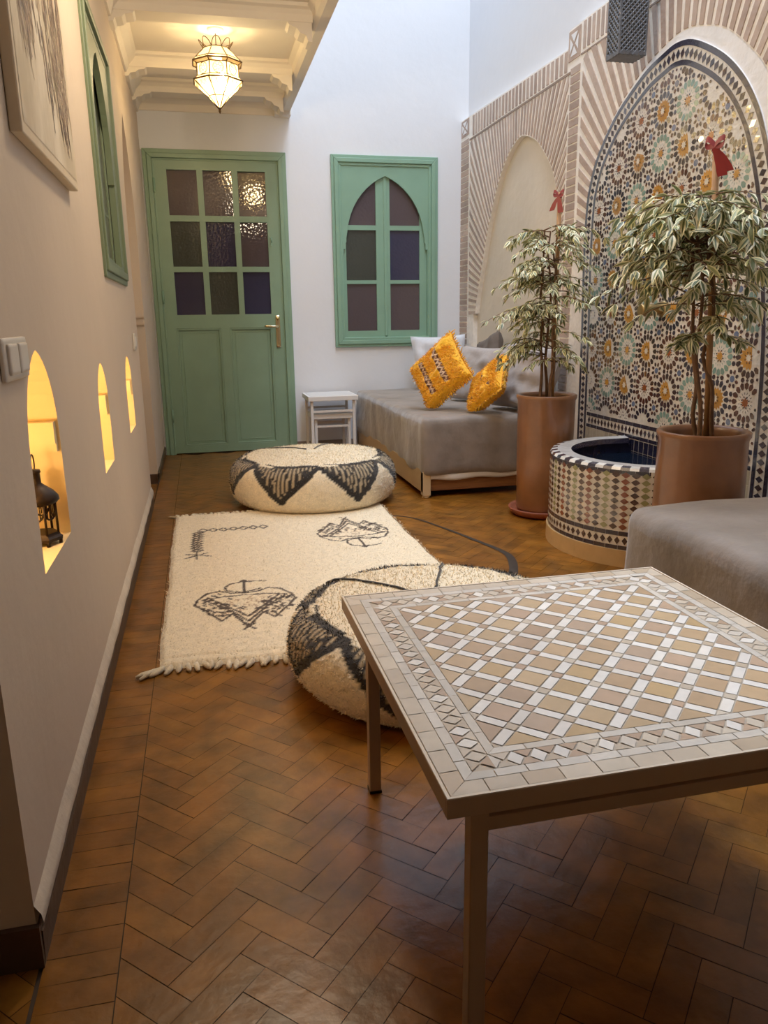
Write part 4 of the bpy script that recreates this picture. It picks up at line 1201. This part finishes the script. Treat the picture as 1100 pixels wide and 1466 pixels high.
# ------------------------------------------------------------------ rug
def build_rug():
    root = empty('shaggy_rug', (.66,3.0,0), 'cream shaggy rug with brown motifs lying on the brick floor by the left wall', 'rug')
    lines = []; 
    def motif(cx_, cy_, sx, sy, flip=1):
        f = lambda u, v: (cx_+u*sx, cy_+flip*v*sy)
        out = [(-1,.1),(-.95,.3),(-.75,.55),(-.5,.62),(-.25,.5),(0,.48),(.25,.5),(.5,.62),(.75,.55),(.95,.3),(1,.1)]
        lines.append([f(*p) for p in out])
        lines.append([f(*p) for p in [(-1,.1),(-.5,-.55),(-.3,-.32),(0,-.78),(.3,-.32),(.5,-.55),(1,.1)]])
        lines.append([f(*p) for p in [(-.85,.3),(-.4,-.1),(0,-.62),(.4,-.1),(.85,.3),(.4,.38),(0,.4),(-.4,.38),(-.85,.3)]])
        lines.append([f(*p) for p in [(-.7,.32),(0,-.45),(.7,.32)]])
        lines.append([f(0,.48), f(0,1.05)]); lines.append([f(-.12,.95), f(0,1.05), f(.12,.95)])
        lines.append([f(*p) for p in [(0,.5),(-.2,.56),(-.36,.62),(-.4,.78),(-.28,.92),(0,.98),(.3,.97),(.45,.93)]])
        lines.append([f(*p) for p in [(0,.5),(.2,.58),(.32,.62)]])
        lines.append([f(-.1,-.9), f(0,-.78), f(.1,-.9)]); lines.append([f(-.1,-.72), f(0,-.78), f(.1,-.72)])
        rng = random.Random(int(cx_*100))
        for _ in range(210):
            u = rng.uniform(-.95,.95); v = rng.uniform(-.5,.55)
            if abs(u) < .25 and rng.random() < .6: continue
            if v < -.55+abs(abs(u)-.5)*.9 or v > .6-max(0,abs(u)-.5)*.9: continue
            if abs(u) < .72 and v > -.2+abs(u)*.75 and rng.random() < .75: continue
            a = rng.choice((.6,-.6,2.4)); 
            lines.append([f(u,v), f(u+.06*math.cos(a), v+.06*math.sin(a))])
        for _ in range(50):
            u = rng.uniform(-.5,.5); v = rng.uniform(-.2,.35)
            if v < -.35+abs(u)*1.0: continue
            a = rng.uniform(0,6); faint.append([f(u,v), f(u+.05*math.cos(a), v+.05*math.sin(a))])
    faint = []
    motif(.407, 2.575, .175, .25)
    motif(.95, 3.43, .165, .27, -1)
    for i in range(7):
        x = .245+i*.047
        lines.append([(x,3.60),(x+.02,3.63),(x+.04,3.60),(x+.02,3.57),(x,3.60)])
    for i in range(9):
        y = 3.56-i*.036
        lines.append([(.215,y),(.24,y-.018),(.265,y),(.24,y+.018),(.215,y)]); lines.append([(.225,y-.018),(.255,y+.01)])
    lines.append([(.19,3.23),(.29,3.18)]); lines.append([(.19,3.17),(.28,3.23)]); lines.append([(.235,3.26),(.235,3.15)])
    X0, X1, Y0, Y1 = .128, 1.20, 2.135, 3.93
    nx, ny = 190, 300
    grid = [[0]*(ny+1) for _ in range(nx+1)]
    fg = [[0]*(ny+1) for _ in range(nx+1)]
    def raster(G, ls, wd):
        for l in ls:
            for a, b in zip(l, l[1:]):
                i0 = int((min(a[0],b[0])-X0-.02)/(X1-X0)*nx); i1 = int((max(a[0],b[0])-X0+.02)/(X1-X0)*nx)+1
                j0 = int((min(a[1],b[1])-Y0-.02)/(Y1-Y0)*ny); j1 = int((max(a[1],b[1])-Y0+.02)/(Y1-Y0)*ny)+1
                for i in range(max(0,i0), min(nx,i1)+1):
                    for j in range(max(0,j0), min(ny,j1)+1):
                        p = (X0+(X1-X0)*i/nx, Y0+(Y1-Y0)*j/ny)
                        if seg_d(p, a, b)+.0018*nz((p[0]*150,p[1]*150,0)) < wd: G[i][j] = 1
    raster(grid, lines, .0052); raster(fg, faint, .003)
    def wob(x, y):
        """gentle irregular outline"""
        tx = (x-X0)/(X1-X0); ty = (y-Y0)/(Y1-Y0)
        return (x+.010*nz((y*4,0,1))*(1 if tx < .5 else 1.3)+.0*ty, y-.045*(tx-.0)*(1-ty)*.9*(1 if True else 0)+.006*nz((x*6,0,4)))
    rng = random.Random(4)
    mb = MB(); vs = []; cols = []
    for i in range(nx+1):
        for j in range(ny+1):
            x, y = X0+(X1-X0)*i/nx, Y0+(Y1-Y0)*j/ny
            e = min(i, nx-i, j, ny-j); z = .016*min(1, e/2.5)+.003*nz((x*120,y*120,2))*min(1,e)+.001
            if e == 0: z = .001
            if .0 < y-Y0 < .055 and abs(y-Y0-.05) < .004: z -= .005
            X, Y = wob(x, y)
            c = lin('#3a2a20') if grid[i][j] else (lin('#b5997a') if fg[i][j] else shade(IVW, 1+.10*nz((x*40,y*40,7))))
            vs.append((X, Y, max(.001, z))); cols.append(c)
    fs = [(i*(ny+1)+j, (i+1)*(ny+1)+j, (i+1)*(ny+1)+j+1, i*(ny+1)+j+1) for i in range(nx) for j in range(ny)]
    mb.add(vs, fs, 0, cols, True)
    for _ in range(26000):
        x, y = rng.uniform(X0,X1), rng.uniform(Y0,Y1)
        i, j = round((x-X0)/(X1-X0)*nx), round((y-Y0)/(Y1-Y0)*ny)
        c = lin('#3a2a20') if grid[i][j] else (lin('#b5997a') if fg[i][j] else IVW)
        X, Y = wob(x, y); p = Vector((X,Y,.014)); d = Vector((rng.gauss(0,.006),rng.gauss(0,.006),rng.uniform(.004,.009)))
        w_ = Vector((rng.gauss(0,1),rng.gauss(0,1),0)).normalized()*.0016
        mb.add([p-w_,p+w_,p+d], [(0,1,2)], 0, shade(c, rng.uniform(.85,1.15)))
    mb.build('pile', M_wool, root)
    for end, nm in ((0,'near'),(1,'far')):
        fr = MB()
        k = 46
        for i in range(k):
            x = X0+(X1-X0)*(i+.5)/k; y = Y0 if end == 0 else Y1
            X, Y = wob(x, y); s = -1 if end == 0 else 1
            L_ = rng.uniform(.028,.05); bend = rng.gauss(-.006,.010)
            fr.tube([(X,Y-s*.006,.009),(X+bend*.3,Y+s*L_*.35,.010),(X+bend,Y+s*L_*.7,.007),(X+bend*1.6,Y+s*L_,.006)], [.006,.009,.008,.004], 6, col=shade(IVW, rng.uniform(.7,.95)))
        if end == 0:
            for q in range(5):
                fr.tube([(X0+.01,Y0-.01,.009),(X0-.01-q*.008,Y0-.03+rng.gauss(0,.006),.010),(X0-.035-q*.006,Y0-.04+rng.gauss(0,.01),.007)], [.008,.008,.004], 6, col=shade(IVW,.8))
        else:
            for q in range(3): fr.tube([(X0+.01,Y1,.009),(X0-.02-q*.008,Y1+.02+rng.gauss(0,.006),.008)], [.008,.004], 6, col=shade(IVD,.8))
        fr.build('fringe', M_wool, root)
build_rug()

# ------------------------------------------------------------------ mosaic coffee table
TX0, TX1, TY0, TY1, TZ = .556, 1.262, .754, 1.459, .4306
ct = empty('mosaic_coffee_table', ((TX0+TX1)/2,(TY0+TY1)/2,0), 'low square table with beige and white lattice mosaic top and metal legs', 'coffee table')
def build_table():
    top = MB(); top.box((TX0+.006,TY0+.006,TZ-.022),(TX1-.006,TY1-.006,TZ-.0015)); tb = top.build('tabletop', M_tmortar, ct)
    mz = MB(); z = TZ
    BEI = [lin(x) for x in ('#c4a680','#bb9d7a','#c0a388','#b4987c','#c6aa82','#b9a088','#c2a374')]
    WHT = [lin(x) for x in ('#f1eee9','#f7f5f0','#ebe7e1','#f3efe7')]
    SOF = [lin(x) for x in ('#d6c8b4','#ccbda8','#dacdb9','#c6b49c')]
    def tp(pts, c): mz.poly([(x,y,z+random.uniform(0,.0005)) for x,y in pts], 0, shade(c, random.uniform(.93,1.06)))
    cx_, cy_ = (TX0+TX1)/2, (TY0+TY1)/2; Hh = (TX1-TX0)/2
    def sides(fn):
        """fn(emit) gives shapes for the near side in (u along, v inward) with u in [-Hh,Hh]"""
        for r in range(4):
            ca, sa = math.cos(r*PI/2), math.sin(r*PI/2)
            def emit(pts, c):
                q = []
                for u, v in pts:
                    x, y = u, -Hh+v; q.append((cx_+x*ca-y*sa, cy_+x*sa+y*ca))
                tp(q, c)
            fn(emit)
    def strip_(v0, v1, n, pal):
        def fn(e):
            for i in range(n):
                L0 = -(Hh-v0)+(2*(Hh-v0))*i/n; L1 = -(Hh-v0)+(2*(Hh-v0))*(i+1)/n
                lim0 = Hh-v0; lim1 = Hh-v1
                a0, a1 = L0+.0008, L1-.0008
                b0 = max(-lim1, a0) if i else -lim1; b1 = min(lim1, a1) if i < n-1 else lim1
                e([(a0,v0+.0006),(a1,v0+.0006),(b1,v1-.0006),(b0,v1-.0006)], random.choice(pal))
        sides(fn)
    strip_(.006, .032, 14, SOF[:3]+[lin('#c4b096')])
    strip_(.032, .048, 15, [lin('#dcd6cc'), lin('#e2dcd2'), lin('#d5cec3')])
    strip_(.080, .094, 10, [lin('#d8d2c8'), lin('#dfd8cc'), lin('#d2cabd')])
    def tri(e):
        v0, v1 = .0485, .0795; vm = (v0+v1)/2; n = 18; Lx = Hh-vm
        for i in range(n):
            u = -Lx+(2*Lx)*(i+.5)/n; hw_ = Lx/n
            big = .72
            e([(u-hw_*big,vm),(u,v0),(u+hw_*big,vm),(u,v1)], random.choice(WHT[2:]+SOF[:1]+SOF[2:3]+[lin('#dcd3c6')]))
            for s in (0, 1):
                vv = v0 if s == 0 else v1
                e([(u+hw_-hw_*.85,vv),(u+hw_+hw_*.85,vv),(u+hw_,vm)], random.choice(SOF+[BEI[2],BEI[3],BEI[5]]))
    sides(tri)
    F = Hh-.0945; n = 6; p = 2*F/n; bw = p*.155          # lattice period on the axis; bar half width (in L1 metric)
    def clip(pts):
        for ax, sg in ((0,1),(0,-1),(1,1),(1,-1)):
            out = []
            for a, b in zip(pts, pts[1:]+pts[:1]):
                da, db = F-sg*a[ax], F-sg*b[ax]
                if da >= 0: out.append(a)
                if da*db < 0:
                    t = da/(da-db); out.append(tuple(x+(y-x)*t for x, y in zip(a, b)))
            pts = out
            if len(pts) < 3: return None
        return pts
    def put(pts, c):
        q = clip(pts)
        if q: tp([(cx_+x, cy_+y) for x, y in q], c)
    hp = p/2
    # diagonal coordinates: s=(x+y)/sqrt2 , d=(x-y)/sqrt2 ; cells of size g
    g = p/math.sqrt(2); b2 = g*.29; r2 = math.sqrt(.5); jn = .0012
    def cell(s0, s1, d0, d1): return [((s+d)*r2, (s-d)*r2) for s, d in ((s0+jn,d0+jn),(s1-jn,d0+jn),(s1-jn,d1-jn),(s0+jn,d1-jn))]
    for i in range(-8, 9):
        for j in range(-8, 9):
            s0, d0 = i*g-b2/2+g/2*0, j*g-b2/2
            put(cell(s0, s0+b2, d0, d0+b2), random.choice(SOF[1:]+[BEI[2]]))
            put(cell(s0+b2, s0+g, d0, d0+b2), random.choice(WHT)); put(cell(s0, s0+b2, d0+b2, d0+g), random.choice(WHT))
            put(cell(s0+b2, s0+g, d0+b2, d0+g), random.choice(BEI))
    mz.build('mosaic_tiles', M_ttile, tb)
    fr = MB()
    for a, b in (((TX0,TY0),(TX1,TY0+.006)),((TX0,TY1-.006),(TX1,TY1)),((TX0,TY0+.006),(TX0+.006,TY1-.006)),((TX1-.006,TY0+.006),(TX1,TY1-.006))):
        fr.box((a[0],a[1],TZ-.027),(b[0],b[1],TZ-.0005))
    fr.build('rim', M_tframe, ct, .001)
    lp = MB()
    for a, b in (((TX0+.0005,TY0+.0005),(TX1-.0005,TY0+.0045)),((TX0+.0005,TY1-.0045),(TX1-.0005,TY1-.0005)),((TX0+.0005,TY0+.0045),(TX0+.0045,TY1-.0045)),((TX1-.0045,TY0+.0045),(TX1-.0005,TY1-.0045))):
        lp.box((a[0],a[1],TZ-.001),(b[0],b[1],TZ+.001))
    lp.build('rim_lip', M_tlip, ct)
    lw = .024; ins = .041
    xs = (TX0+ins, TX1-ins-lw); ys = (TY0+.03, TY1-.03-lw)
    for x in xs:
        for y in ys:
            lg = MB(); lg.box((x,y,.004),(x+lw,y+lw,TZ-.022)); lo_ = lg.build('leg', M_tframe, ct, .0015)
            ft_ = MB(); ft_.box((x-.001,y-.001,0),(x+lw+.001,y+lw+.001,.006)); ft_.build('foot_cap', M_iron, lo_)
    for y in ys:
        r = MB(); r.box((xs[0]+lw,y+.005,.352),(xs[1],y+lw-.005,.372)); r.build('cross_rail', M_tframe, ct, .001)
    for x in xs:
        r = MB(); r.box((x+.005,ys[0]+lw,.352),(x+lw-.005,ys[1],.372)); r.build('cross_rail', M_tframe, ct, .001)
build_table()

# ------------------------------------------------------------------ small white side tables by the door (nested pair)
def side_table(x0, x1, y0, y1, h, label, bar):
    st = empty('side_table', ((x0+x1)/2,(y0+y1)/2,0), label, 'side table', 'nested white side tables')
    mb = MB(); mb.box((x0-.018,y0-.018,h-.035),(x1+.018,y1+.018,h)); tt = mb.build('table_top', M_wmetal, st, .003)
    mb = MB(); mb.box((x0,y0,h),(x1,y1,h+.002)); mb.build('inset_panel', mat('pale_panel_grey','#d0cdca',.4), tt)
    w = .02
    for x in (x0, x1-w):
        for y in (y0, y1-w):
            mb = MB(); mb.box((x,y,0),(x+w,y+w,h-.033)); mb.build('leg', M_wmetal, st, .001)
    for y in (y0, y1-w):
        mb = MB(); mb.box((x0+w,y+.004,bar),(x1-w,y+w-.004,bar+.016)); mb.build('rail', M_wmetal, st, .001)
    return st
side_table(1.062, 1.392, 5.56, 5.88, .435, 'white metal side table between the green door and the daybed', .315)
st2 = side_table(1.092, 1.362, 5.60, 5.86, .30, 'smaller white side table nested underneath the white side table', .20)

# ------------------------------------------------------------------ potted ficus trees
GL = [lin(x) for x in ('#66734a','#78834f','#4f5c3a','#8d9460')]; CRM = [lin(x) for x in ('#f0e8b8','#f6f1d0','#e6dfa6','#f2ecc6')]
def leaf(mb, base, d, up, L_, w_, rng):
    d = d.normalized(); side = d.cross(up); 
    if side.length < 1e-3: side = d.orthogonal()
    side.normalize(); up2 = side.cross(d)
    g = shade(rng.choice(GL), rng.uniform(.75,1.25)); c = shade(rng.choice(CRM), rng.uniform(.8,1.1))
    prof = [(0,0),(.18,.55),(.42,1),(.68,.8),(.88,.35),(1,0)]
    curl = rng.uniform(.1,.35); inner = rng.choice((.3,.45,.55,.65))
    rows = []
    for t, wv in prof:
        p = base+d*(L_*t)-up2*(curl*L_*t*t)
        o_ = side*(w_*wv); fold = up2*(w_*wv*.35)
        rows.append((p-o_+fold, p-o_*inner+fold*inner, p, p+o_*inner+fold*inner, p+o_+fold))
    vs = []; cols = []
    for r in rows:
        for k_, q in enumerate(r): vs.append(q); cols.append(c if k_ in (0,4) else g)
    fo_ = [(i*5+k_, i*5+k_+1, i*5+k_+6, i*5+k_+5) for i in range(5) for k_ in (0,3)]
    fi_ = [(i*5+k_, i*5+k_+1, i*5+k_+6, i*5+k_+5) for i in range(5) for k_ in (1,2)]
    n0 = len(mb.v); mb.add(vs, fo_, 0, c, True)
    for f_ in fi_: mb.f.append(tuple(q+n0 for q in f_)); mb.mi.append(0); mb.sm.append(True); mb.col.append([g]*4)
def ficus(label, cx_, cy_, rb, rt, hp_, stake, trunkh, spec, seed, twigs, leafL, lean):
    root = empty('potted_ficus', (cx_,cy_,0), label, 'potted plant', 'variegated trees in clay pots')
    mb = MB(); zb = .03 if seed == 1 else 0.0
    mb.lathe([(0,zb),(rb,zb),(rb+.004,zb+.01),(rb+(rt-rb)*.5+.003,hp_*.5),(rt,hp_-.03),(rt+.006,hp_-.018),(rt+.007,hp_-.004),(rt+.002,hp_),(rt-.012,hp_-.002),(rt-.016,hp_-.02),(rt-.018,hp_-.06)], (cx_,cy_,0), 48)
    mb.build('pot', M_terra, root)
    mb = MB(); mb.lathe([(0,hp_-.035),(rt*.5,hp_-.038),(rt-.015,hp_-.045)], (cx_,cy_,0), 32); mb.build('soil', M_soil, root)
    rng = random.Random(seed)
    sx, sy = stake
    mb = MB(); mb.tube([(cx_+sx,cy_+sy,hp_-.06),(cx_+sx+lean[0]*.5,cy_+sy+lean[1]*.5,hp_+.45),(cx_+sx+lean[0],cy_+sy+lean[1],trunkh)], .0105, 10); mb.build('stake', M_stake, root)
    top = Vector((cx_+sx+lean[0],cy_+sy+lean[1],trunkh))
    tr = MB(); 
    trunks = []
    for k_ in range(3):
        a = k_*2.1+seed; p0 = Vector((cx_+.03*math.cos(a)-.01,cy_+.03*math.sin(a),hp_-.05)); 
        pts = [p0+Vector((rng.gauss(0,.008),rng.gauss(0,.008),t*(trunkh-.12-hp_)))+Vector((lean[0],lean[1],0))*t for t in [i/8 for i in range(9)]]
        pts = catmull(pts, 3); tr.tube(pts, [.0085-.005*i/len(pts) for i in range(len(pts))], 7); trunks.append(pts)
    fo = MB()
    for (z0, z1, rad, cnt, dirs) in spec:
        for _ in range(cnt):
            pts = rng.choice(trunks); z = rng.uniform(z0, z1)
            b = min(pts, key=lambda p: abs(p[2]-z)); b = Vector(b)
            a = rng.choice(dirs)+rng.gauss(0,.55) if dirs else rng.uniform(0,2*PI)
            ln_ = rad*rng.uniform(.45,1.05); rise = rng.uniform(.0,.5)
            n_ = 7; tw = []
            for i in range(n_+1):
                t = i/n_; tw.append(b+Vector((math.cos(a)*ln_*t, math.sin(a)*ln_*t, ln_*(rise*t*1.6-(rise+.18)*t*t*1.25)))+Vector((rng.gauss(0,.004),rng.gauss(0,.004),0)))
            tw = [Vector((min(q.x,2.285),q.y,q.z)) for q in tw]
            tr.tube(tw, [.003-.0022*i/n_ for i in range(n_+1)], 5)
            for i in range(2, n_+1):
                for s in (-1, 1):
                    tdir = (tw[i]-tw[i-1]).normalized(); sd = Vector((-math.sin(a),math.cos(a),0))*s
                    d = tdir*rng.uniform(.3,.9)+sd*rng.uniform(.3,1.1)+Vector((rng.gauss(0,.25),rng.gauss(0,.25),rng.uniform(-.75,.25)))
                    if tw[i].x > 2.2: d.x = -abs(d.x)
                    leaf(fo, tw[i], d, Vector((rng.gauss(0,.5),rng.gauss(0,.5),1)), leafL*rng.uniform(.65,1.2), leafL*.155*rng.uniform(.8,1.2), rng)
            for _k in range(3):
                d = (tw[-1]-tw[-2]).normalized()+Vector((rng.gauss(0,.4),rng.gauss(0,.4),rng.gauss(-.2,.3)))
                leaf(fo, tw[-1], d, Vector((0,0,1)), leafL*rng.uniform(.7,1.1), leafL*.16, rng)
    tr.build('trunk', M_bark, root); fo.build('foliage', M_leaf, root)
    # ribbon bow near the stake tip
    rbn = MB(); c0 = top-Vector((0,0,.02))
    rbn.tube([c0+Vector((0,0,-.008)),c0+Vector((0,0,.012))], .015, 10)
    def band(pts, w_, ax):
        vs = []
        for i, p in enumerate(pts): 
            ww = w_[i] if isinstance(w_, list) else w_
            vs += [p-ax*ww, p+ax*ww]
        rbn.add(vs, [(2*i,2*i+1,2*i+3,2*i+2) for i in range(len(pts)-1)], 0, None, True)
    for s in (-1, 1):
        u = Vector((.75*s,-.65*s,0)) if seed == 1 else Vector((.6*s,-.8*s,0))
        lp = [c0+u*(.035*math.sin(PI*t))*1.0+Vector((-.012,-.008,.012+.022*math.sin(2*PI*t)*s*.6+.012*math.sin(PI*t))) for t in [i/8 for i in range(9)]]
        band(lp, .011, Vector((.25,.15,1)).normalized())
    u1 = Vector((-.35,.28,0)) if seed == 1 else Vector((.45,-.45,0)); u2 = Vector((.12,-.2,0)) if seed == 1 else Vector((.28,-.3,0))
    for u, ll in ((u1,.085),(u2,.10)):
        tl = [c0+u*(.09*t)+Vector((-.014,-.01,-ll*t+.01*math.sin(3*t))) for t in [i/6 for i in range(7)]]
        band(tl, [.008,.011,.013,.015,.016,.018,.017], Vector((.6,-.6,.1)).normalized())
    kk = .72 if seed == 1 else .85
    rbn.v = [tuple(c0+(Vector(p)-c0)*kk) for p in rbn.v]
    rbn.build('ribbon', M_ribbon, root)
    return root
ficus('variegated ficus in the tall clay pot on a saucer between daybed and fountain', 1.96, 3.53, .13, .14, .605, (.03,.005), 1.535,
      [(1.14,1.40,.20,46,None),(1.0,1.18,.22,36,None),(.9,1.02,.26,9,[2.6,3.0,3.6]),(.74,.95,.18,18,None),(.76,.86,.25,12,[2.4,2.9])], 1, 60, .05, (.0,.0))
ficus('variegated ficus in the clay pot behind the right daybed close to the camera', 1.975, 2.305, .148, .146, .592, (.015,.0), 1.50,
      [(1.20,1.36,.24,48,None),(1.10,1.28,.28,58,None),(1.0,1.14,.26,22,None),(.86,.98,.16,6,[4.4,3.6,5.4])], 2, 60, .06, (-.06,.0))
ps = MB(); ps.lathe([(0,0),(.14,0),(.162,.012),(.174,.035),(.170,.04),(.158,.028),(.14,.022),(0,.022)], (1.96,3.53,0), 48)
tag(ps.build('plant_saucer', M_terra2, None, origin=(1.96,3.53,0)), 'round red clay saucer under the tall clay pot', 'saucer')

# ------------------------------------------------------------------ camera
cam = bpy.data.cameras.new('Camera'); co = bpy.data.objects.new('Camera', cam); C.objects.link(co)
yaw, pitch, roll = .2273, -.2479, -.0144
f = Vector((math.sin(yaw)*math.cos(pitch), math.cos(yaw)*math.cos(pitch), math.sin(pitch))); r = Vector((math.cos(yaw),-math.sin(yaw),0)); u = r.cross(f)
r2 = r*math.cos(roll)+u*math.sin(roll); u2 = -r*math.sin(roll)+u*math.cos(roll)
Mx = Matrix((r2, u2, -f)).transposed().to_4x4(); Mx.translation = (.3104, 0, .9808); co.matrix_world = Mx
cam.sensor_fit = 'VERTICAL'; cam.sensor_height = 36; cam.lens = 1098.8/1466*36; cam.clip_start = .02
bpy.context.scene.camera = co

# ------------------------------------------------------------------ light
def light(kind, name, loc, power, col, **kw):
    l = bpy.data.lights.new(name, kind); l.energy = power; l.color = col
    for k_, v in kw.items(): setattr(l, k_, v)
    o = bpy.data.objects.new(name, l); C.objects.link(o); o.location = loc; return o
wd_ = bpy.data.worlds.new('World'); bpy.context.scene.world = wd_; wd_.use_nodes = True
bg = wd_.node_tree.nodes['Background']; bg.inputs[0].default_value = (.62,.76,1,1); bg.inputs[1].default_value = .6
light('AREA', 'patio_sky', (1.70,3.45,6.55), 225, (.80,.885,1.0), shape='RECTANGLE', size=1.3, size_y=4.9)
light('POINT', 'pendant_lamp', (px+.02,py-.01,2.19), 9, (1,.76,.45), shadow_soft_size=.042)
light('POINT', 'warm_fill', (.5,2.55,2.2), 20, (1,.78,.52), shadow_soft_size=.1)  # unseen fill, added to warm the left wall, rug and floor
for n_, e in zip(NICHES, (1.25,1.0,1.0)):
    light('POINT', 'niche_lamp', (-.10, n_[0]+.035, n_[3]-.02), e, (1,.60,.25), shadow_soft_size=.02)

vs_ = bpy.context.scene.view_settings
vs_.view_transform = 'Standard'; vs_.look = 'None'; vs_.exposure = 0.40; vs_.gamma = 1.14
for o in bpy.data.objects:
    if '_o' in o: del o['_o']
